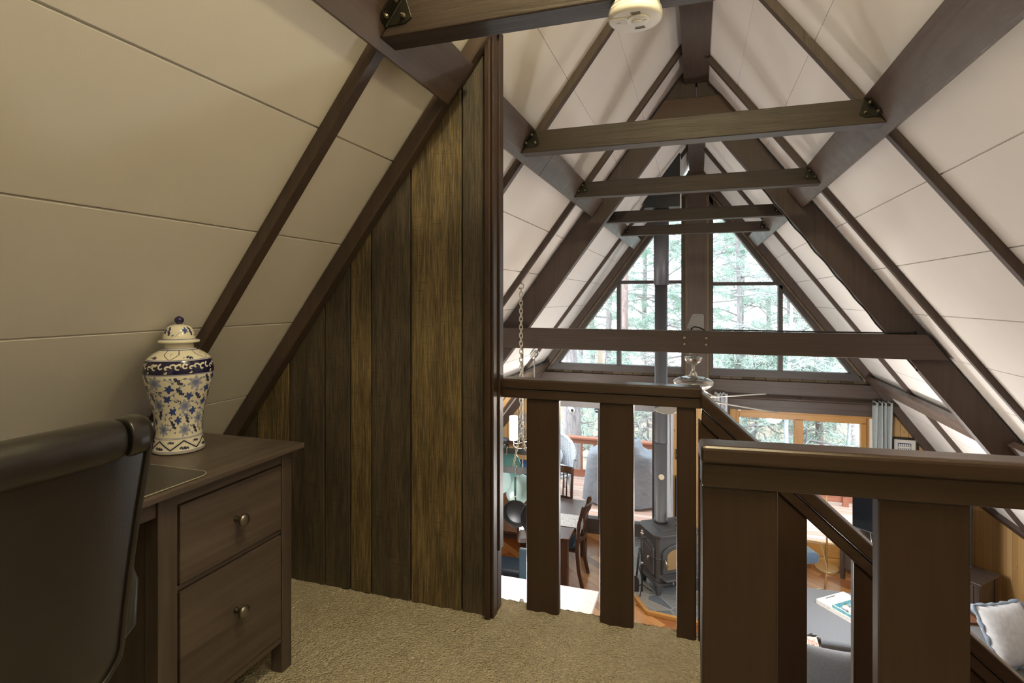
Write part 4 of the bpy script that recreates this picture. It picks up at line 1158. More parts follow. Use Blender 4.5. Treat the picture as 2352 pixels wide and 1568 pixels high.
# ---- curtains and rod
def curtain(name, x0, x1, y, z0, z1, mat, label, waves, amp=.035):
    mb = MB()
    def f(u, v):
        pin = 1 - .35 * (1 - v) ** 3
        return (x0 + (x1 - x0) * u + .008 * math.sin(v * 5 + u * 9), y + amp * pin * math.sin(u * waves * 2 * PI + .5 * math.sin(v * 3)) * (.55 + .45 * v), z0 + (z1 - z0) * v + .008 * math.sin(u * waves * 2 * PI) * (v > .98))
    mb.surf(f, waves * 14, 24)
    return tag(mb.build(name, mat, smooth=True, solid=.004), label, 'curtain')
curtain('curtain', 2.20, 2.415, 8.47, FZ + .03, -.135, M['curt'], 'grey linen curtain hanging right of the oak framed door', 4)
curtain('curtain', .245, .405, 8.47, FZ + .055, -.125, M['curtlight'], 'pale blue-grey curtain left of the oak framed door', 3)
curtain('curtain', -.445, -.325, 8.47, FZ + .055, -.38, M['curtlight'], 'pale voile curtain beside the deck door behind the stove pipe', 2, .028)
r = thing('curtain_rod', 'dark wooden curtain rod across the oak framed door', 'curtain rod', (1.35, 8.47, -.165))
mb = MB(); mb.lathe([(.019, .23), (.019, 2.47)], (0, 8.47, -.168), 14, Matrix.Rotation(R(90), 3, 'Y')); mb.build('pole', M['bX'], r, smooth=True)
mb = MB(); mb.lathe(spline([(.018, 2.47), (.032, 2.48), (.022, 2.495), (.036, 2.52), (.02, 2.545), (.014, 2.555), (.024, 2.575), (.012, 2.60)], 26), (0, 8.47, -.168), 16, Matrix.Rotation(R(90), 3, 'Y')); mb.build('finial', M['bX'], r, smooth=True)
mb = MB()
for x in (.33, 1.35, 2.44): mb.box(x - .012, x + .012, 8.47, 8.655, -.18, -.155)
mb.build('rod_bracket', M['bX'], r)
# ---- framed print right of the door
r = thing('framed_picture', 'black framed print with cream mount on the pine wall right of the curtain', 'picture', (2.60, 8.64, -.9))
mb = MB(); x0, x1, z0, z1, t = 2.455, 2.755, -1.02, -.62, .026
for p in ((x0, x1, z1 - t, z1), (x0, x1, z0, z0 + t), (x0, x0 + t, z0 + t, z1 - t), (x1 - t, x1, z0 + t, z1 - t)): mb.box(p[0], p[1], 8.625, 8.655, p[2], p[3])
mb.build('frame', M['frameblk'], r, bev=.003)
mb = MB(); mb.box(x0 + t, x1 - t, 8.645, 8.650, z0 + t, z1 - t); mb.build('mount', M['mat_paper'], r)
mb = MB(); mb.box(2.530, 2.680, 8.643, 8.6455, -.94, -.695); mb.build('print', M['mat_paper'], r)
mb = MB()
for k in range(6):
    for j in range(4):
        cx, cz_ = 2.548 + .0228 * k, -.72 - j * .062
        mb.tube([(cx + .012 * math.cos(q / 8 * 2 * PI), 8.6425, cz_ + .02 * math.sin(q / 8 * 2 * PI)) for q in range(8)], .0024, 4, closed=True)
mb.box(2.530, 2.680, 8.642, 8.644, -.705, -.695); mb.box(2.530, 2.534, 8.642, 8.644, -.94, -.695); mb.box(2.676, 2.680, 8.642, 8.644, -.94, -.695)
mb.build('ornament', M['sign_blue'], r)
# wall fitting between the doors
mb = MB(); mb.box(-.30, -.245, 8.63, 8.66, -1.17, -1.02); mb.lathe([(.022, 0), (.022, .02), (.012, .025)], (-.272, 8.63, -1.10), 16, Matrix.Rotation(R(90), 3, 'X'), m=1)
tag(mb.build('wall_plate', [M['blackplastic'], M['brass']], bev=.002), 'small black plate with brass knob on pine between the two doors', 'wall plate')
mb = MB(); mb.box(-.31, -.10, 8.52, 8.655, HZ + .001, -1.40); tag(mb.build('storage_bin', M['navy'], bev=.02), 'tall navy blue bin against the pine wall behind the stove', 'bin')

# ================================================================= LIVING CORNER
TV = thing('tv_stand', 'dark brown low media cabinet set diagonally in the far right corner', 'media cabinet', (2.32, 7.76, FZ), R(-41.5))
# local: x along the front from left to right, y depth to the back; front at y = 0
W_ = .76
mb = MB(); mb.box(-W_, W_, -.005, .47, .545, .57); mb.build('top', M['deskX'], TV, bev=.004, local=True)
for x in (-W_ + .02, W_ - .065):
    for y in (.005, .41):
        mb = MB(); mb.box(x, x + .045, y, y + .045, .0, .545); mb.build('leg', M['deskZ'], TV, bev=.003, local=True)
mb = MB(); mb.box(-W_ + .03, W_ - .03, .02, .45, .13, .54); mb.build('carcass', M['deskZ'], TV, bev=.003, local=True)
for k in range(4):
    mb = MB(); a = -W_ + .075 + k * .346; mb.box(a, a + .335, .004, .022, .145, .53); dr = mb.build('drawer', M['deskZ'], TV, bev=.003, local=True)
    mb = MB(); mb.box(a + .14, a + .20, -.012, .004, .33, .345); h_ = mb.build('drawer_pull', M['blackplastic'], None, bev=.002, local=True); h_.parent = dr
T = thing('television', 'black flat screen television standing on the media cabinet', 'television', (2.40, 7.85, FZ + .57), R(-41.5))
mb = MB(); mb.box(-.66, .62, .02, .06, .10, .80); mb.build('screen_panel', M['blackplastic'], T, bev=.006, local=True)
mb = MB(); mb.box(-.65, .61, .016, .0195, .115, .79); mb.build('screen', M['tvblk'], T, local=True)
mb = MB(); mb.box(-.66, .62, .0145, .02, .10, .112); mb.build('silver_edge', M['nickel'], T, local=True)
for x in (-.45, .41):
    mb = MB(); mb.tube([(x + .08, -.08, .006), (x, .04, .12), (x + .08, .16, .006)], .008, 8); mb.build('foot', M['nickel'], T, smooth=True, local=True)
LP = thing('floor_lamp', 'satin brass floor lamp with round base in front of the oak door', 'floor lamp', (1.655, 8.45, FZ))
mb = MB(); mb.lathe([(.142, 0), (.146, .004), (.146, .030), (.142, .034), (.02, .035)], (1.655, 8.45, FZ), 48); mb.build('base', M['brass'], LP, smooth=False, bev=.002)
mb = MB(); mb.lathe([(.011, .03), (.011, 1.20)], (1.655, 8.45, FZ), 16); mb.build('pole', M['brass'], LP, smooth=True)
mb = MB(); mb.lathe([(.13, 1.20), (.10, 1.40)], (1.655, 8.45, FZ), 28); mb.build('lamp_shade', M['white'], LP, smooth=True)
AC = thing('armchair', 'blue velvet armchair with thin brass frame beside the floor lamp', 'armchair', (1.14, 8.02, FZ), R(25))
mb = MB(); mb.box(-.30, .24, -.28, .28, .30, .44); mb.build('seat', M['bluevelvet'], AC, bev=.05, bseg=4, local=True)
mb = MB(); mb.box(-.30, -.20, -.27, .27, .42, .82); mb.build('backrest', M['bluevelvet'], AC, bev=.045, bseg=4, local=True)
for y in (-.31, .31):
    mb = MB(); mb.tube([(.27, y, .0), (.30, y, .25), (.25, y, .48), (.20, y, .60), (.05, y, .63), (-.2, y, .63)], .010, 8); mb.tube([(.27, y, .01), (-.28, y, .01)], .010, 8); mb.tube([(-.28, y, .0), (-.28, y, .63)], .010, 8); mb.build('arm_frame', M['brass'], AC, smooth=True, local=True)
# ottoman, trays
OT = thing('ottoman', 'large dark grey fabric ottoman carrying the marbled trays', 'ottoman', (1.1, 6.40, FZ), R(3))
mb = MB(); mb.box(-.75, .80, -.53, .53, .30, .435); mb.build('cushion', M['grey_fab'], OT, bev=.035, bseg=4, local=True)
mb = MB(); mb.box(-.74, .79, -.52, .52, .05, .295); mb.build('base', M['grey_fab'], OT, bev=.02, bseg=3, local=True)
for x in (-.68, .70):
    for y in (-.46, .46):
        mb = MB(); mb.box(x - .025, x + .025, y - .025, y + .025, 0, .06); mb.build('leg', M['walnut'], OT, local=True)
TZ = FZ + .436
def tray(name, label, c, ang, w, l, h, mat, rim, slot=False):
    T_ = thing(name, label, 'tray', (*c,), ang)
    t = .008
    mb = MB(); mb.box(0, l, 0, w, 0, .006)
    mb.box(0, l, 0, t, .006, h); mb.box(0, l, w - t, w, .006, h)
    if slot:
        for x in (0, l - t):
            mb.box(x, x + t, t, w * .32, .006, h); mb.box(x, x + t, w * .68, w - t, .006, h); mb.box(x, x + t, w * .32, w * .68, .006, h * .45); mb.box(x, x + t, w * .32, w * .68, h * .85, h)
    else:
        mb.box(0, t, t, w - t, .006, h); mb.box(l - t, l, t, w - t, .006, h)
    mb.build('tray_body', mat, T_, local=True)
    mb = MB(); e = .0015
    mb.box(0, l, 0, t, h, h + e); mb.box(0, l, w - t, w, h, h + e); mb.box(0, t, t, w - t, h, h + e); mb.box(l - t, l, t, w - t, h, h + e)
    mb.build('tray_rim', rim, T_, local=True)
    return T_
ang = R(-50)
tray('serving_tray', 'white marbled serving tray lying on the ottoman', (1.19, 6.58, TZ), ang, .40, .56, .045, M['traym'], M['white'], True)
ux, uy = Vector((math.cos(ang), math.sin(ang), 0)), Vector((-math.sin(ang), math.cos(ang), 0))
c0 = Vector((1.19, 6.58, TZ + .0065)) + ux * .16 + uy * .03
tray('serving_tray', 'teal marbled tray of shells nested in the white tray', tuple(c0), ang, .30, .36, .058, M['traybl'], M['mat_paper'])
c1 = c0 + Vector((0, 0, .007))
def on(a, b, z=0): return tuple(c1 + ux * a + uy * b + Vector((0, 0, z)))
shell = simple('sandy_shell', (.62, .50, .34), .6, bs=(120, 120, 120), bst=.5); shellw = simple('cream_shell', (.78, .70, .60), .5, bs=(90, 90, 90), bst=.3)
coral = simple('grey_lilac_coral', (.50, .47, .52), .7, bs=(160, 160, 160), bst=1.0); bls = simple('blue_grey_stone', (.15, .27, .32), .35); grn = simple('sage_stone', (.48, .55, .44), .5); org = simple('orange_shell', (.62, .33, .08), .5)
def pebble(a, b, r_, sc, mat, nm, lab, cat, spikes=0, rings=10):
    mb = MB(); c = on(a, b, r_ * sc[2] * .98)
    if spikes:
        n_ = spikes
        mb.surf(lambda u, v: tuple(Vector(c) + Vector((math.sin(PI * v) * math.cos(2 * PI * u) * sc[0], math.sin(PI * v) * math.sin(2 * PI * u) * sc[1], math.cos(PI * v) * sc[2])) * r_ * (1 + .12 * math.cos(n_ * 2 * PI * u) * math.sin(PI * v) + .05 * math.sin(9 * v * PI + 5 * u))), 40, 16, wrap=True)
    else: mb.ball(c, r_, sc, 18, rings)
    tag(mb.build(nm, mat, smooth=True), lab, cat, 'shells and stones in the teal tray')
pebble(.075, .215, .046, (1.25, .8, .62), bls, 'stone', 'large blue-grey stone in the teal tray near its left corner', 'stone')
pebble(.175, .235, .052, (1, 1, .85), shell, 'sea_urchin', 'ribbed sandy urchin shell at the back of the teal tray', 'shell', 9)
pebble(.16, .115, .055, (1.1, .9, .6), shellw, 'conch_shell', 'large cream shell in the middle of the teal tray', 'shell', 5)
pebble(.20, .055, .045, (1.1, .75, .6), shell, 'clam_shell', 'pale fan shell near the front of the teal tray', 'shell', 13)
pebble(.075, .10, .034, (1, 1, .8), coral, 'coral', 'lilac-grey coral lump at the front left of the teal tray', 'coral', 6)
pebble(.275, .20, .042, (1, .9, .9), coral, 'coral', 'lilac-grey coral lump toward the right of the teal tray', 'coral', 7)
pebble(.255, .095, .024, (1, 1, .8), bls, 'stone', 'small dark blue stone beside the fan shell', 'stone')
pebble(.30, .14, .038, (1, 1, .7), simple('teal_glass_ball', (.14, .33, .38), .3), 'glass_ball', 'teal ball at the right of the teal tray', 'ball')
pebble(.285, .045, .036, (1, .9, .9), grn, 'stone', 'sage green stone in the front right corner of the teal tray', 'stone')
pebble(.04, .17, .020, (1, 1, .8), org, 'shell', 'little orange shell at the left end of the teal tray', 'shell')
pebble(.24, .045, .018, (1, 1, .8), shellw, 'shell', 'tiny cream shell at the front rim of the teal tray', 'shell')
# chaise on the right with pillow and wooden tray
CH = thing('chaise', 'dark grey fabric chaise below the right side wall', 'sofa', (2.72, 6.25, FZ), R(2))
mb = MB(); mb.box(-.42, .50, -1.2, .86, .28, .44); mb.build('cushion', M['grey_fab'], CH, bev=.04, bseg=4, local=True)
mb = MB(); mb.box(-.41, .49, -1.2, .84, .05, .275); mb.build('base', M['grey_fab'], CH, bev=.02, bseg=3, local=True)
mb = MB(); mb.box(.44, .58, -1.2, .20, .20, .72); mb.build('backrest', M['grey_fab'], CH, bev=.05, bseg=4, local=True)
for x in (-.36, .44):
    for y in (-1.1, .78):
        mb = MB(); mb.box(x - .025, x + .025, y - .025, y + .025, 0, .06); mb.build('leg', M['walnut'], CH, local=True)
WT = thing('wooden_tray', 'small brown wooden tray lying on the right chaise', 'tray', (2.40, 6.56, FZ + .441), R(12))
mb = MB(); mb.box(0, .28, 0, .36, 0, .012); mb.build('tray_board', wood('red_brown_tray', (.16, .07, .035), (.28, .13, .07), 'X', .35, g=40), WT, bev=.003, local=True)
mb = MB(); mb.box(0, .28, 0, .012, .012, .03); mb.box(.268, .28, 0, .36, .012, .03); mb.box(0, .28, .348, .36, .012, .03); mb.build('tray_edge', M['walnut'], WT, bev=.003, local=True)
def cushion(name, label, c, rx, rz, w, h, t, mat, fr=None):
    C_ = thing(name, label, 'cushion', c, rz)
    mb = MB(); Q = Matrix.Rotation(rx, 3, 'X')
    def f(s):
        def g(u, v):
            a, b = 2 * u - 1, 2 * v - 1
            k = (max(0, 1 - abs(a) ** 2.6) * max(0, 1 - abs(b) ** 2.6)) ** .5
            pin = 1 - .07 * (a * a * b * b) ** 0 * (abs(a) ** 2 + abs(b) ** 2 - 2 * (abs(a) * abs(b)) ** 4) * .5
            p = Q @ Vector((a * w / 2 * (1 - .06 * (1 - b * b)), s * t / 2 * k, h / 2 + b * h / 2 * (1 - .06 * (1 - a * a))))
            return tuple(p)
        return g
    mb.surf(f(1), 18, 18); mb.surf(f(-1), 18, 18)
    mb.build('cover', mat, C_, smooth=True, local=True)
    if fr:
        mb = MB(); pts = []
        for k in range(64):
            q = k / 64 * 4; sd_ = int(q); u = q - sd_
            a, b = [(-1 + 2 * u, -1), (1, -1 + 2 * u), (1 - 2 * u, 1), (-1, 1 - 2 * u)][sd_]
            a *= (1 - .06 * (1 - b * b)); b *= (1 - .06 * (1 - a * a))
            pts.append(tuple(Q @ Vector((a * w / 2, .008 * math.sin(k * 2.2), h / 2 + b * h / 2))))
        mb.tube(pts, [.016 + .006 * math.sin(k * 1.7) for k in range(64)], 8, closed=True); mb.build('trim', fr, C_, smooth=True, local=True)
    return C_
cushion('throw_pillow', 'pale grey brocade pillow with blue trim on the right chaise', (2.66, 5.93, FZ + .465), R(-28), R(28), .50, .50, .20, M['pillow'], M['fringe'])
# near sofa
SO = thing('sofa', 'dark grey fabric sofa seen from above between the railing boards', 'sofa', (1.15, 4.95, FZ), R(2))
mb = MB(); mb.box(-.85, 1.05, -.45, .42, .28, .44); mb.build('seat', M['grey_fab'], SO, bev=.04, bseg=4, local=True)
mb = MB(); mb.box(-.85, 1.05, -.45, .40, .05, .275); mb.build('base', M['grey_fab'], SO, bev=.02, bseg=3, local=True)
mb = MB(); mb.box(-.85, 1.05, -.60, -.42, .05, .78); mb.build('backrest', M['grey_fab'], SO, bev=.05, bseg=4, local=True)
for x in (-.8, 1.0):
    for y in (-.52, .36):
        mb = MB(); mb.box(x - .025, x + .025, y - .025, y + .025, 0, .06); mb.build('leg', M['walnut'], SO, local=True)
cushion('throw_pillow', 'striped pillow with dark piping on the near sofa', (.86, 5.16, FZ + .465), R(-50), R(10), .38, .36, .14, M['plaid'], M['blackplastic'])
cushion('throw_pillow', 'plain grey pillow lying on the near sofa', (.98, 4.86, FZ + .48), R(-40), R(-4), .46, .42, .18, M['grey_fab'])

# ================================================================= DINING CORNER AND KITCHEN
TB = thing('dining_table', 'dark walnut dining table with a runner behind the railing', 'table', (-1.98, 7.25, FZ))
mb = MB(); mb.box(-2.50, -1.46, 6.58, 7.92, FZ + .715, FZ + .75); mb.build('tabletop', M['walnutX'], TB, bev=.006)
mb = MB(); mb.box(-2.42, -1.54, 6.66, 7.84, FZ + .63, FZ + .715); mb.build('apron', M['walnut'], TB)
for x in (-2.46, -1.57):
    for y in (6.61, 7.80):
        mb = MB(); mb.box(x, x + .085, y, y + .085, FZ, FZ + .715); mb.build('leg', M['walnut'], TB, bev=.006)
RN = thing('table_runner', 'blue and white floral runner hanging over the table edge', 'table runner', (-1.98, 7.12, FZ + .751))
mb = MB()
prof = [(-1.435, FZ + .60), (-1.440, FZ + .70), (-1.447, FZ + .748), (-1.47, FZ + .7545), (-2.49, FZ + .7545), (-2.513, FZ + .748), (-2.52, FZ + .70), (-2.525, FZ + .60)]
mb.surf(lambda u, v: (lambda p, q, t: (p[0] + (q[0] - p[0]) * t + .006 * math.sin(v * 14) * (1 if p[1] < FZ + .74 else 0), 6.93 + .40 * v, p[1] + (q[1] - p[1]) * t))(prof[min(6, int(u * 7))], prof[min(6, int(u * 7)) + 1], u * 7 - min(6, int(u * 7))), 28, 14)
mb.build('cloth', M['floral'], RN, smooth=True, solid=.003)
def dining_chair(label, loc, rz):
    c = thing('dining_chair', label, 'chair', loc, rz, None)      # sitter faces +x
    mb = MB(); mb.box(-.20, .24, -.21, .21, .43, .455); mb.build('seat_frame', M['walnut'], c, bev=.004, local=True)
    mb = MB(); mb.box(-.18, .25, -.205, .205, .455, .50); mb.build('seat_pad', M['navy'], c, bev=.02, bseg=3, local=True)
    for y in (-.20, .20):
        mb = MB(); mb.box(.19, .23, y - .02, y + .02, 0, .43); mb.build('leg', M['walnut'], c, bev=.003, local=True)
        mb = MB(); pts = [(-.29, 0), (-.245, .2), (-.225, .42), (-.225, .55), (-.25, .8), (-.31, 1.02)]
        for (xa, za), (xb, zb_) in zip(pts, pts[1:]):
            mb.hexa([(xa - .02, y - .018, za), (xa + .022, y - .018, za), (xa + .022, y + .018, za), (xa - .02, y + .018, za), (xb - .02, y - .018, zb_), (xb + .022, y - .018, zb_), (xb + .022, y + .018, zb_), (xb - .02, y + .018, zb_)])
        mb.build('leg', M['walnut'], c, local=True)
    mb = MB()
    for z0, z1 in ((.93, 1.03), (.56, .60)):
        mb.surf(lambda u, v: (-.235 - .30 * max(0, (z0 + (z1 - z0) * v) - .72) - .05 * (1 - (2 * u - 1) ** 2), -.19 + .38 * u, z0 + (z1 - z0) * v), 12, 3)
    mb.build('back_rail', M['walnut'], c, solid=.022, local=True)
    for k in range(5):
        mb = MB(); y = -.11 + .055 * k; mb.tube([(-.275, y, .58), (-.29, y, .76), (-.335, y, .95)], .010, 6, flat=.6); mb.build('slat', M['walnut'], c, smooth=True, local=True)
    return c
ch = dining_chair('walnut dining chair on the right side of the table, back to the stove', (-1.66, 7.15, FZ), PI)
dup(ch, (-2.02, 8.16, FZ), R(-90), 'walnut dining chair at the far end of the table by the deck door')
B = thing('bench', 'dark bench with navy leather seat at the near end of the table', 'bench', (-2.15, 6.30, FZ))
mb = MB(); mb.box(-2.70, -1.90, 6.14, 6.50, FZ + .40, FZ + .48); mb.build('seat_pad', M['navy'], B, bev=.03, bseg=4)
mb = MB(); mb.box(-2.69, -1.91, 6.15, 6.49, FZ + .33, FZ + .40); mb.build('apron', M['walnut'], B)
for x in (-2.68, -1.99):
    for y in (6.16, 6.41):
        mb = MB(); mb.box(x, x + .07, y, y + .07, FZ, FZ + .33); mb.build('leg', M['walnut'], B)
# sideboard by the left wall
SB = thing('sideboard', 'brown sideboard under the shelf at the left of the gable wall', 'sideboard', (-2.90, 8.30, FZ))
mb = MB(); mb.box(-3.30, -2.40, 8.0, 8.62, FZ + .06, FZ + .80); mb.build('carcass', wood('mid_brown_sideboard', (.16, .085, .045), (.24, .135, .075), 'X', .4), SB, bev=.004)
mb = MB(); mb.box(-3.32, -2.38, 7.98, 8.63, FZ + .80, FZ + .825); mb.build('top', wood('tan_top', (.34, .22, .13), (.46, .32, .20), 'X', .35), SB, bev=.004)
mb = MB(); mb.box(-3.1, -2.55, 8.32, 8.60, FZ + .826, FZ + 1.05); tag(mb.build('storage_box', simple('royal_blue_box', (.02, .10, .30), .6), bev=.02), 'royal blue box on the sideboard', 'box')
# wall shelf
SH = thing('wall_shelf', 'dark wooden wall shelf with bracket on the pine gable', 'shelf', (-2.80, 8.55, -1.09))
mb = MB(); mb.box(-3.20, -2.50, 8.44, 8.655, -1.10, -1.075); mb.build('shelf_board', M['bX'], SH, bev=.003)
for x in (-2.94, -2.60):
    mb = MB(); mb.prism([(8.655, -1.10), (8.47, -1.10), (8.47, -1.125), (8.60, -1.19), (8.62, -1.27), (8.655, -1.28)], 'yz', x - .02, x + .02); mb.build('shelf_bracket', M['bZ'], SH, bev=.003)
mb = MB(); mb.box(-3.0, -2.90, 8.47, 8.56, -1.0745, -1.03); tag(mb.build('trinket_box', simple('slate_blue_box', (.16, .22, .32), .5), bev=.004), 'small slate blue box on the wall shelf', 'box')
# dried wreath on the pine wall
mb = MB(); rr = random.Random(3)
for k in range(90):
    x, z = -2.70 + rr.gauss(0, .06), -.80 + rr.uniform(-.22, .2)
    mb.tube([(x, 8.645 - rr.random() * .03, z), (x + rr.gauss(0, .04), 8.63 - rr.random() * .04, z - .10 - rr.random() * .1)], .004, 4)
tag(mb.build('dried_bouquet', simple('blue_grey_twigs', (.28, .31, .36), .9)), 'hanging bunch of blue-grey dried stems on the pine wall', 'dried flowers')

# chandelier
CX_, CY_ = -2.04, 7.10
CD = thing('chandelier', 'chrome chandelier with lit glass tubes over the dining table', 'chandelier', (CX_, CY_, .45))
zr_ = APX[-1] + SL * CX_ - .05
mb = MB(); q = Matrix.Rotation(math.atan(SL), 3, 'Y') if False else Matrix.Rotation(-math.atan2(SL, 1), 3, 'Y')
mb.lathe([(.065, -.02), (.065, .03), (.03, .045)], (CX_, CY_, zr_ - .03), 24, Matrix.Rotation(R(180 - 53), 3, 'Y')); mb.build('canopy', M['nickel'], CD, smooth=True)
mb = MB(); mb.tube([(CX_, CY_, zr_ - .04), (CX_, CY_, -.74)], .008, 8); mb.ball((CX_, CY_, -.68), .035); mb.ball((CX_, CY_, -.76), .022); mb.build('stem', M['nickel'], CD, smooth=True)
for k in range(4):
    a = R(198.3 + 90 * k); ca, sa = math.cos(a), math.sin(a); rr_ = .275
    P_ = lambda r_, z: (CX_ + r_ * ca, CY_ + r_ * sa, z)
    mb = MB(); mb.tube([P_(.02, -.66), P_(.13, -.68), P_(rr_ - .03, -.70), P_(rr_, -.69), P_(rr_, -.655)], .007, 8); mb.tube([P_(.02, -.73), P_(.14, -.765), P_(rr_ - .05, -.765), P_(rr_, -.73), P_(rr_, -.66)], .007, 8)
    am = mb.build('arm', M['nickel'], CD, smooth=True)
    mb = MB(); mb.lathe([(.052, -.650), (.055, -.648), (.055, -.335), (.052, -.335)], P_(rr_, 0), 24); t_ = mb.build('glass_tube', M['tube'], CD, smooth=True)
# kitchen peninsula
KP = thing('kitchen_peninsula', 'kitchen peninsula with white marble worktop below the loft edge', 'kitchen counter', (-1.9, 4.6, FZ))
mb = MB(); mb.box(-3.0, -.865, 4.18, 5.18, FZ + .885, FZ + .92); mb.build('worktop', M['marble'], KP, bev=.004)
mb = MB(); mb.box(-2.98, -.93, 4.28, 4.98, FZ + .10, FZ + .885); mb.build('base_cabinet', simple('white_cabinet', (.70, .69, .67), .4), KP, bev=.003)
mb = MB(); mb.box(-2.95, -.98, 4.34, 4.95, FZ, FZ + .10); mb.build('plinth', M['dgrey'], KP)
FC = thing('kitchen_tap', 'chrome kitchen tap on the white worktop', 'tap', (-1.36, 4.36, FZ + .92))
mb = MB(); mb.lathe([(.026, 0), (.026, .02), (.020, .03), (.020, .25), (.016, .26)], (-1.36, 4.36, FZ + .92), 20); mb.build('body', M['nickel'], FC, smooth=True)
mb = MB(); mb.tube([(-1.36, 4.36, FZ + 1.12), (-1.44, 4.34, FZ + 1.135), (-1.47, 4.335, FZ + 1.13)], .007, 8); mb.build('lever', M['nickel'], FC, smooth=True)
mb = MB(); mb.tube([(-1.36, 4.36, FZ + 1.0), (-1.36, 4.22, FZ + 1.06), (-1.36, 4.12, FZ + 1.04), (-1.36, 4.08, FZ + .98)], .013, 10); mb.build('spout', M['nickel'], FC, smooth=True)
# bar stool beyond the counter
BS = thing('bar_stool', 'slate blue backed bar stool on the far side of the worktop', 'stool', (-1.62, 5.55, FZ))
mb = MB(); mb.box(-1.80, -1.44, 5.66, 5.71, FZ + .66, FZ + .98); mb.build('backrest', simple('slate_blue_leather', (.07, .13, .17), .4), BS, bev=.015, bseg=3)
mb = MB(); mb.box(-1.80, -1.44, 5.34, 5.70, FZ + .60, FZ + .66); mb.build('seat', simple('slate_blue_seat', (.07, .13, .17), .4), BS, bev=.02, bseg=3)
for x in (-1.79, -1.48):
    for y in (5.35, 5.66):
        mb = MB(); mb.box(x, x + .035, y, y + .035, FZ, FZ + .60); mb.build('leg', M['nickel'], BS)
# pendant
PX, PY = -1.548, 4.99
PD = thing('pendant_light', 'pendant with a glaring bulb in a clear glass cylinder over the worktop', 'pendant light', (PX, PY, 1.0))
mb = MB(); mb.tube([(PX, PY, 1.02), (PX, PY, -.78)], .007, 10); mb.build('rod', M['nickel'], PD, smooth=True)
mb = MB(); mb.lathe([(.012, -.74), (.028, -.75), (.028, -.80), (.020, -.82)], (PX, PY, 0), 20); mb.build('socket', M['nickel'], PD, smooth=True)
mb = MB(); mb.ball((PX, PY, -.885), .043, (1, 1, 1.2), 20, 14); mb.build('bulb', M['bulb'], PD, smooth=True)
mb = MB(); mb.lathe([(.010, -.80), (.049, -.805), (.051, -.815), (.051, -1.045), (.048, -1.045), (.048, -.818)], (PX, PY, 0), 36); mb.build('glass_cylinder', M['clear'], PD, smooth=True)
# hanging pot rack
HX, HYc = -1.395, 4.452
def chain(pts, pitch, L_, W2, rad, mb):
    P_ = [Vector(p) for p in pts]; segs = [(b - a).length for a, b in zip(P_, P_[1:])]; tot = sum(segs); n_ = int(tot / pitch)
    for i in range(n_):
        dd = (i + .5) * pitch; k = 0
        while k < len(segs) - 1 and dd > segs[k]: dd -= segs[k]; k += 1
        t = (P_[k + 1] - P_[k]).normalized(); c = P_[k] + t * dd
        u = t.cross(Vector((0, 1, 0)) if abs(t.y) < .8 else Vector((1, 0, 0))).normalized(); w2 = t.cross(u)
        s_ = u if i % 2 else w2
        link = []
        for q in range(16):
            a = 2 * PI * q / 16; ca, sa = math.cos(a), math.sin(a)
            link.append(c + t * ((L_ / 2 - W2) * (1 if ca > 0 else -1) * (1 if abs(ca) > .05 else 0) + W2 * ca) + s_ * W2 * sa)
        mb.tube(link, rad, 5, closed=True)
zt = APX[-1] + SL * HX - .045 * HY
PR = thing('hanging_pot_rack', 'dark oval pot rack hung on a zinc chain from the left roof slope', 'pot rack', (HX, HYc, zt))
mb = MB(); mb.tube([(HX, HYc, zt + .03), (HX, HYc, zt - .005), (HX + .022, HYc, zt - .02), (HX + .022, HYc, zt - .045), (HX, HYc, zt - .058), (HX - .02, HYc, zt - .045)], .006, 8); mb.build('ceiling_hook', M['chain'], PR, smooth=True)
for pts, q in (([(HX, HYc, zt - .05), (HX, HYc, .20)], (.034, .046, .0125, .0042)), ([(HX, HYc, .135), (HX + .02, 4.175, -.115)], (.022, .030, .008, .003)), ([(HX, HYc, .135), (HX - .03, 4.685, -.115)], (.022, .030, .008, .003))):
    mb = MB(); chain(pts, *q, mb); mb.build('chain', M['chain'], PR, smooth=True)
mb = MB(); mb.tube([(HX - .018, HYc, .165), (HX - .026, HYc, .185), (HX - .012, HYc, .20), (HX + .012, HYc, .185), (HX - .004, HYc, .165), (HX - .012, HYc, .150), (HX + .006, HYc, .135), (HX + .022, HYc, .145), (HX + .022, HYc, .16)], .0045, 8); mb.build('s_hook', M['chain'], PR, smooth=True)
RX, RY, rcx, rcy, rz0 = .40, .262, -1.50, 4.43, -.155
mb = MB()
mb.surf(lambda u, v: (rcx + RX * math.copysign(abs(math.cos(2 * PI * u)) ** .7, math.cos(2 * PI * u)), rcy + RY * math.copysign(abs(math.sin(2 * PI * u)) ** .7, math.sin(2 * PI * u)), rz0 + .05 * v), 64, 1, wrap=True)
mb.build('oval_band', M['blackiron'], PR, solid=.006)
def shook(x, y, z):
    k = MB(); k.tube([(x, y + .012, z - .012), (x, y + .010, z + .006), (x, y, z + .010), (x, y - .010, z + .004), (x, y - .010, z - .05), (x, y - .018, z - .062), (x, y - .028, z - .052)], .0032, 6); k.build('pot_hook', M['chain'], PR, smooth=True)
for x, y in ((-1.46, 4.170), (-1.345, 4.170), (-1.55, 4.170), (-1.15, 4.175), (-1.40, 4.694), (-1.60, 4.694)): shook(x, y, rz0 + .05)
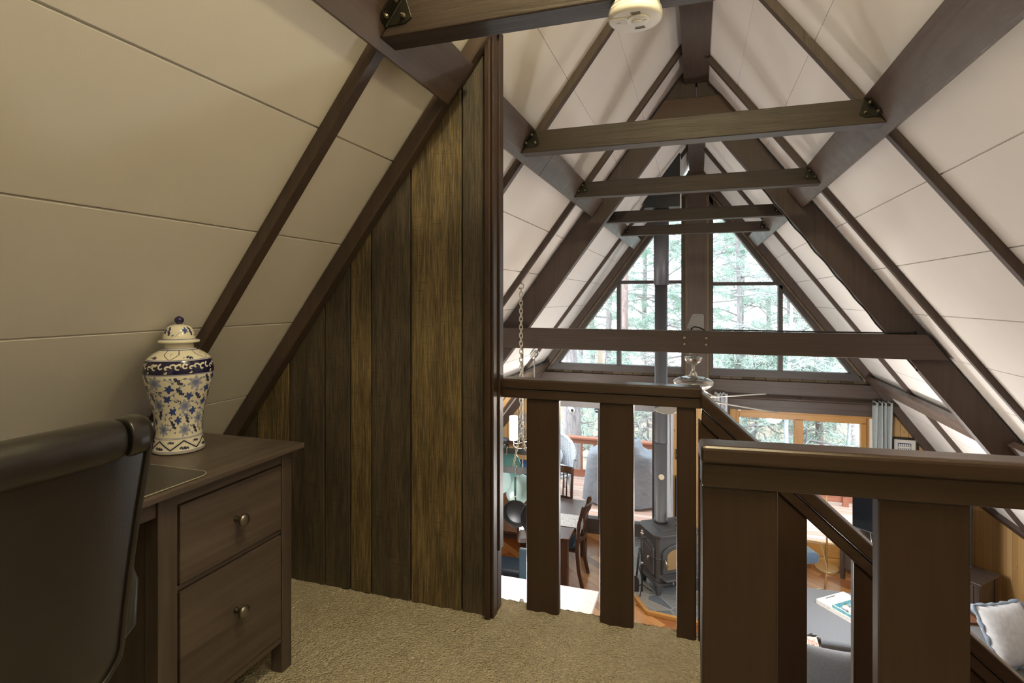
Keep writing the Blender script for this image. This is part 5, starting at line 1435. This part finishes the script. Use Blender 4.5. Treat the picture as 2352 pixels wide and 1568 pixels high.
def pan(label, c, rz, r_, mat, hmat, hl, depth=.045, nm='frying_pan'):
    """hangs from its handle; local: bowl faces -y, handle up +z; origin at the hook"""
    p = thing(nm, label, 'pan', c, rz)
    mb = MB(); Q = Matrix.Rotation(R(90), 3, 'X')
    zc = -hl - r_
    mb.lathe([(.001, -depth), (r_ * .78, -depth), (r_ * .88, -depth * .85), (r_, 0), (r_ - .004, 0), (r_ * .86, -depth * .78), (r_ * .76, -depth + .004), (.001, -depth + .004)], (0, 0, zc), 48, Q)
    mb.build('bowl', mat, p, smooth=True, local=True)
    mb = MB(); mb.tube([(0, .004, zc + r_ - .005), (0, -.012, zc + r_ + .03), (0, -.014, zc + r_ + .045)], .006, 8); mb.build('handle_stem', M['nickel'], p, smooth=True, local=True)
    mb = MB(); mb.tube([(0, -.013, zc + r_ + .04), (0, -.014, zc + r_ + hl * .5), (0, -.012, zc + r_ + hl - .03), (0, -.012, zc + r_ + hl - .008)], [.012, .014, .016, .012], 10, flat=.6); mb.build('handle', hmat, p, smooth=True, local=True)
    return p
pan('dark frying pan with teal handle hanging at the front of the pot rack', (-1.345, 4.150, -.165), R(3), .108, M['panblk'], M['tealhandle'], .19)
pan('large dark frying pan at the right end of the pot rack', (-1.15, 4.155, -.165), R(14), .150, M['panblk'], M['blackplastic'], .16)
pan('pale blue enamel pan turned sideways behind the dark frying pan', (-1.42, 4.50, -.17), R(62), .13, M['paleteal'], M['tealhandle'], .10, .06)
pan('round pale blue lid-like pan at the left of the pot rack', (-1.545, 4.25, -.10), R(6), .125, M['paleteal'], M['blackplastic'], .02, .03)
pan('teal enamel pan hanging from the back of the pot rack', (-1.62, 4.70, -.10), R(-4), .15, M['teal'], M['tealhandle'], .02, .05)
# ================================================================= OUTDOORS
DZ = FZ - .12
mb = MB(); mb.box(-5.2, 4.6, 8.86, 11.62, DZ - .04, DZ); struct(mb.build('floor_deck', M['deckm']), 'weathered wooden deck outside the doors', 'deck')
mb = MB(); mb.box(-4.5, 4.5, YG + .1, YG + .2, -3.6, FZ - .02); struct(mb.build('wall_foundation', M['greywood']), 'foundation strip under the gable', 'wall')
DR = thing('deck_railing', 'reddish wooden deck railing beyond the glass doors', 'railing', (-.3, 11.5, DZ))
mb = MB(); mb.box(-5.2, 4.6, 11.42, 11.58, -1.70, -1.66); mb.build('cap_rail', M['redwood'], DR, bev=.006)
mb = MB(); mb.box(-5.2, 4.6, 11.48, 11.52, -1.80, -1.70); mb.box(-5.2, 4.6, 11.48, 11.52, DZ + .06, DZ + .20); mb.build('side_rail', M['redwood'], DR, bev=.004)
for k in range(36):
    x = -5.0 + k * .27
    if -.2 < x < .3: continue
    mb = MB(); mb.box(x, x + .04, 11.48, 11.52, DZ + .20, -1.80); mb.build('baluster', M['redwood'], DR)
for x in (-3.9, -1.93, .35, 2.5, 4.4):
    mb = MB(); mb.box(x, x + .09, 11.44, 11.53, DZ, -1.70); mb.build('post', M['redwood'], DR)
mb = MB(); mb.box(-1.685, -1.60, 9.95, 10.04, DZ, .6); tag(mb.build('deck_post', wood('pale_deck_post', (.42, .36, .27), (.56, .49, .38), 'Z', .7)), 'pale wooden roof post standing on the deck behind the grill', 'post', kind='thing')
# wicker chair
WC = thing('wicker_chair', 'white wicker armchair with floral cushion on the deck', 'armchair', (-2.62, 10.55, DZ), R(-62))
def wick(u, v):
    a = R(-115 + 230 * u); top_ = 1.06 - .42 * abs(2 * u - 1) ** 2.2
    r_ = .34 + .05 * v
    return (-.02 - r_ * math.cos(a) , r_ * 1.0 * math.sin(a), .40 + (top_ - .40) * v)
mb = MB(); mb.surf(wick, 40, 14); mb.build('woven_back', M['wicker'], WC, smooth=True, solid=.03, local=True)
mb = MB(); mb.tube([wick(i / 40, 1.0) for i in range(41)], [.035 + .004 * math.sin(i * 2.4) for i in range(41)], 10); mb.build('rolled_rim', M['wicker'], WC, smooth=True, local=True)
mb = MB(); mb.lathe([(.30, .34), (.34, .36), (.34, .40), (.30, .41)], (0, 0, 0), 28); mb.build('seat', M['wicker'], WC, smooth=True, local=True)
mb = MB(); mb.ball((0.0, 0, .45), .30, (1, 1, .24), 24, 10); mb.ball((-.20, 0, .64), .22, (.35, 1, .9), 20, 10); mb.build('cushion', M['floral'], WC, smooth=True, local=True)
for x in (-.22, .24):
    for y in (-.24, .24):
        mb = MB(); mb.tube([(x * .9, y * .9, .38), (x, y, .18), (x * 1.06, y * 1.06, 0)], [.032, .028, .024], 8); mb.build('leg', M['wicker'], WC, smooth=True, local=True)
# covered grill
GR = thing('covered_grill', 'barbecue grill under a grey canvas cover on the deck', 'grill', (-1.33, 10.42, DZ))
mb = MB()
prof_g = [(.66, .37, .06), (.64, .35, .30), (.61, .33, .62), (.60, .32, .84), (.58, .31, .92), (.40, .30, 1.00), (.36, .27, 1.10), (.33, .18, 1.18), (.28, .05, 1.20)]
def gr(u, v):
    t = v * (len(prof_g) - 1); k = min(int(t), len(prof_g) - 2); q = t - k
    a, b, z = [prof_g[k][i] * (1 - q) + prof_g[k + 1][i] * q for i in range(3)]
    th = 2 * PI * u; c_, s_ = math.cos(th), math.sin(th); n_ = 4.5
    rr_ = (abs(c_) ** n_ + abs(s_) ** n_) ** (-1 / n_)
    fold = 1 + .035 * math.sin(9 * th + 3 * v) * (1 - v) + .02 * math.sin(4 * th - 6 * v)
    return (-1.33 + a * c_ * rr_ * fold, 10.42 + b * s_ * rr_ * fold, DZ + z + .02 * math.sin(7 * th) * (v < .05))
mb.surf(gr, 90, 40, wrap=True); mb.ball((-1.33, 10.42, DZ + 1.195), .27, (1, .2, .05))
mb.build('canvas_cover', M['cover'], GR, smooth=True)
for x in (-1.85, -.85):
    mb = MB(); q = Matrix.Rotation(R(90), 3, 'Y'); mb.lathe([(.07, -.02), (.075, 0), (.07, .02)], (x, 10.42, DZ + .075), 20, q); mb.build('wheel', M['blackplastic'], GR, smooth=True)

# ground
mb = MB(); mb.surf(lambda u, v: (-26 + 52 * u, 9.2 + 34 * v, -3.5 + .25 * math.sin(u * 13 + v * 4) + .9 * v + .15 * math.sin(v * 21 + u * 30)), 60, 40)
struct(mb.build('ground', M['soil'], smooth=True), 'pale forest floor beyond the deck', 'ground')
gz = lambda x, y: -3.5 + .25 * math.sin((x + 26) / 52 * 13 + (y - 9.2) / 34 * 4) + .9 * (y - 9.2) / 34 - .1

def tree(label, x, y, h, r0, mat, crown0, spread, nneedle, needle, seed, lean=0.0, bare=0, group=None, big=1.0):
    rd = random.Random(seed); z0 = gz(x, y)
    T_ = thing('pine_tree' if mat is not M['birch'] else 'birch_tree', label, 'tree', (x, y, z0), 0, group)
    mb = MB(); pts = []
    for i in range(10):
        t = i / 9; pts.append((lean * t * h + .05 * math.sin(t * 7 + seed), .05 * math.sin(t * 5 + seed * 2), h * t - .1))
    mb.tube(pts, [r0 * (1.15 if i == 0 else 1) * (1 - .72 * i / 9) for i in range(10)], 10)
    mb.build('trunk', mat, T_, smooth=True, local=True)
    br = MB(); tips = []
    nb = int(40 * big) + bare
    for k in range(nb):
        t = crown0 + (1 - crown0) * (k + rd.random()) / nb if k >= bare else rd.uniform(.12, crown0)
        zb_ = h * t; a = rd.random() * 2 * PI; ln = spread * (1.15 - .75 * t) * rd.uniform(.6, 1.1)
        bx, by = lean * t * h, 0
        P_ = []; up = rd.uniform(-.30, .75)
        for i in range(6):
            q = i / 5
            P_.append(Vector((bx + math.cos(a) * ln * q + .10 * math.sin(q * 6 + k), by + math.sin(a) * ln * q + .10 * math.cos(q * 5 + k), zb_ + ln * q * (up - .22 * q) + .05 * math.sin(q * 9 + k))))
        br.tube(P_, [.026 * (1.2 - q / 5) * (1.4 - t) for q in range(6)], 5)
        tw = 3 if k >= bare else 2
        for s_ in range(tw + 2):
            q = rd.uniform(.25, .95); i = min(4, int(q * 5)); p0 = P_[i].lerp(P_[i + 1], q * 5 - i)
            dv = Vector((math.cos(a + rd.gauss(0, 1.0)), math.sin(a + rd.gauss(0, 1.0)), rd.uniform(-.35, .45))).normalized() * rd.uniform(.25, .7)
            p1 = p0 + dv * .5 + Vector((0, 0, .03)); p2 = p0 + dv
            br.tube([p0, p1, p2], [.010, .007, .003], 4)
            if k >= bare and nneedle:
                tips.append((p2, dv, 1.0)); tips.append((p1, dv, .7))
    br.build('branches', M['twig'] if mat is not M['birch'] else M['birch'], T_, smooth=True, local=True)
    if tips: needles(tips, nneedle, 'foliage', needle, T_, seed)
    return T_
def needles(tips, n, name, mat, parent, seed):
    g = np.random.RandomState(seed)
    P_ = np.repeat(np.array([tuple(t[0]) for t in tips]), n, 0); D_ = np.repeat(np.array([tuple(t[1].normalized()) for t in tips]), n, 0); S_ = np.repeat(np.array([t[2] for t in tips]), n)[:, None]
    m_ = len(P_); nz_ = lambda v: v / np.linalg.norm(v, axis=1)[:, None]
    d = nz_(nz_(g.normal(0, 1, (m_, 3)) * (1, 1, .8) + (0, 0, .15)) + D_ * .5) * g.uniform(.12, .21, (m_, 1)) * S_
    w = nz_(np.cross(d, g.normal(0, 1, (m_, 3)))) * .0085
    p = P_ + g.normal(0, .05, (m_, 3))
    V_ = np.stack([p - w, p + w, p + d + w * .4, p + d - w * .4], 1).reshape(-1, 3)
    me = bpy.data.meshes.new(name); me.vertices.add(4 * m_); me.vertices.foreach_set('co', V_.astype(np.float32).ravel())
    me.loops.add(4 * m_); me.loops.foreach_set('vertex_index', np.arange(4 * m_, dtype=np.int32))
    me.polygons.add(m_); me.polygons.foreach_set('loop_start', np.arange(0, 4 * m_, 4, dtype=np.int32))
    me.update(calc_edges=True); me.materials.append(mat)
    o = bpy.data.objects.new(name, me); COL.objects.link(o); o.parent = parent; o['kind'] = 'stuff'
    return o
gt = 'trees beyond the deck'
N1, N2 = M['needle'], M['needle2']
tree('thick grey pine trunk standing close behind the deck railing', -2.83, 13.0, 9, .235, M['bark'], .62, 2.2, 16, N1, 1, group=gt)
tree('red-barked pine seen through the left window beside the mullion', -1.90, 16.0, 11, .155, M['barkred'], .55, 2.4, 20, N2, 2, group=gt)
tree('grey pine left of the red-barked one in the left window', -2.95, 20.0, 12, .13, M['bark'], .35, 2.8, 22, N2, 3, group=gt)
tree('slender grey pine at the lower left corner of the left window', -3.60, 18.0, 11, .12, M['bark'], .4, 2.4, 22, N2, 4, group=gt)
tree('branchy young pine in the middle of the right window', .95, 15.0, 10, .085, M['bark'], .30, 2.1, 20, N1, 5, bare=10, group=gt)
tree('pine behind the mullion of the right window', 2.54, 18.0, 11, .10, M['bark'], .33, 2.4, 22, N2, 6, group=gt)
tree('red-brown pine trunk centred in the right pane of the oak door', 2.56, 14.0, 9, .095, M['barkred'], .55, 2.0, 18, N1, 7, bare=8, group=gt)
tree('grey pine trunk at the right side of the oak door', 3.42, 15.0, 10, .085, M['bark'], .5, 2.1, 18, N1, 8, bare=6, group=gt)
tree('pale birch with bare twigs in the left pane of the oak door', 1.78, 12.6, 6, .055, M['birch'], .7, 1.5, 0, N1, 9, bare=10, group=gt)
tree('thin pale birch beside the grey pine at the right of the oak door', 3.02, 13.2, 6, .04, M['birch'], .7, 1.3, 0, N1, 10, bare=8, group=gt)
far = [(-5.6, 22, 3.2), (-1.2, 22.5, 3.2), (.2, 20, 2.9), (1.6, 23, 3.2), (4.2, 21, 3.0), (5.6, 18, 2.8), (-4.6, 26, 3.4), (3.0, 27, 3.4), (-.2, 27, 3.5), (6.8, 25, 3.4), (-7.2, 19, 3.0), (-2.2, 25, 3.3)]
names = ['pine far left beyond the slender grey pine', 'bushy pine behind the stove pipe', 'bushy pine behind the centre post', 'bushy pine behind the branchy young pine', 'bushy pine at the right of the right window', 'pine at the far right beyond the oak door', 'distant pine behind the left window corner', 'distant pine behind the right window', 'distant pine straight behind the centre post', 'most distant pine on the right', 'pine at the far left edge of the wood', 'distant pine behind the red-barked pine']
protos = []
for i, ((x, y, s_), nm) in enumerate(zip(far, names)):
    if i < 4: protos.append(tree(nm, x, y, 12.5, .13, M['bark'], .12, s_, 40, N2 if i % 2 else N1, 20 + i, group=gt, big=1.5))
    else: dup(protos[i % 4], (x, y, gz(x, y)), 1.3 * i, nm, gt)
# saplings near the deck
for i, (x, y, lb) in enumerate(((1.2, 13.4, 'small leafy pine sapling outside the left pane of the oak door'), (2.2, 13.5, 'small pine sapling outside the right pane of the oak door'), (-1.15, 13.6, 'bare sapling behind the covered grill'), (-2.2, 14.2, 'pine sapling behind the deck post'))):
    tree(lb, x, y, 3.6, .03, M['bark'], .15, 1.3, 0 if i == 2 else 26, N2, 60 + i, group=None)
# security camera on the trunk
SCm = thing('security_camera', 'white security camera fixed to the thick trunk', 'camera', (-2.72, 12.75, -1.35))
mb = MB(); mb.tube([(-2.80, 12.79, -1.33), (-2.72, 12.60, -1.345)], [.05, .062], 16); mb.ball((-2.80, 12.78, -1.33), .05); mb.build('housing', M['white'], SCm, smooth=True)
mb = MB(); mb.tube([(-2.72, 12.60, -1.345), (-2.717, 12.59, -1.3455)], .035, 16); mb.build('lens', M['tvblk'], SCm, smooth=True)

# ================================================================= LIGHT
wd = bpy.data.worlds.new('overcast_sky'); SC.world = wd; wd.use_nodes = True
nt = wd.node_tree; bg = nt.nodes['Background']
tc = nt.nodes.new('ShaderNodeTexCoord'); sp = nt.nodes.new('ShaderNodeSeparateXYZ'); nt.links.new(tc.outputs['Generated'], sp.inputs[0])
cr_ = ramp(nt, sp.outputs[2], [(.0, (.80, .90, 1.0)), (.35, (.90, .95, 1.0)), (1.0, (.78, .88, 1.0))])
nt.links.new(cr_, bg.inputs[0]); bg.inputs[1].default_value = SKY
def point(name, loc, e, col, rad=.06):
    l = bpy.data.lights.new(name, 'POINT'); l.energy = e; l.color = col; l.shadow_soft_size = rad
    o = bpy.data.objects.new(name, l); COL.objects.link(o); o.location = loc; return o
point('loft_lamp', (.45, -.10, 1.92), LOFT, (1, .83, .48), .09)
point('loft_mid_fill', (.38, .82, 1.98), LOFT3, (1, .84, .47), .09)  # added fill light in mid-air, brightens the loft slope and carpet
point('loft_ridge_lamp', (-.01, .74, 2.93), RIDGE, (1, .85, .50), .08)
point('loft_rear_point', (-.3, -1.6, 1.9), LOFT2, (1, .84, .58), .12)  # unseen point light behind the camera, without a fitting
for k in range(3):
    a = R(-20 + 120 * k); point('fan_lamp', (fx0 + .13 * math.cos(a), fy0 + .13 * math.sin(a), .30), FANL, (1, .90, .76), .04)
point('pendant_lamp', (PX, PY, -.99), PEND, (.92, .96, 1), .035)
point('chandelier_lamp', (CX_, CY_, -.45), CHAN, (1, .96, .90), .2)
point('kitchen_point', (-1.4, 3.0, -.45), KIT, (1, .95, .88), .15)  # bare point light below the loft edge, no fitting modelled
point('sitting_room_fill', (1.35, 6.0, -.95), SIT, (1, .97, .93), .15)  # extra light with no source there, lifts the pine wall and ottoman
for o in SC.objects:
    if o.type == 'LIGHT': o['kind'] = 'helper'

# ================================================================= CAMERA
cd = bpy.data.cameras.new('camera'); co_ = bpy.data.objects.new('camera', cd); COL.objects.link(co_)
cd.sensor_width = 36; cd.sensor_fit = 'HORIZONTAL'; cd.lens = 36 * 1283 / 2352
cd.shift_y = -(784 - 685) / 2352
co_.location = (0, 0, 1.22); co_.rotation_euler = (R(90), 0, math.atan(425 / 1283))
cd.clip_start = .02; cd.clip_end = 200
SC.camera = co_
SC.view_settings.view_transform = 'Standard'; SC.view_settings.look = 'None'
SC.view_settings.gamma = 1; SC.view_settings.use_curve_mapping = False
SC.view_settings.exposure = EXPO
SC.cycles.use_denoising = True
SC.cycles.max_bounces = 9; SC.cycles.diffuse_bounces = 5; SC.cycles.transparent_max_bounces = 16
SC.cycles.sample_clamp_indirect = 6
SC.cycles.use_adaptive_sampling = False
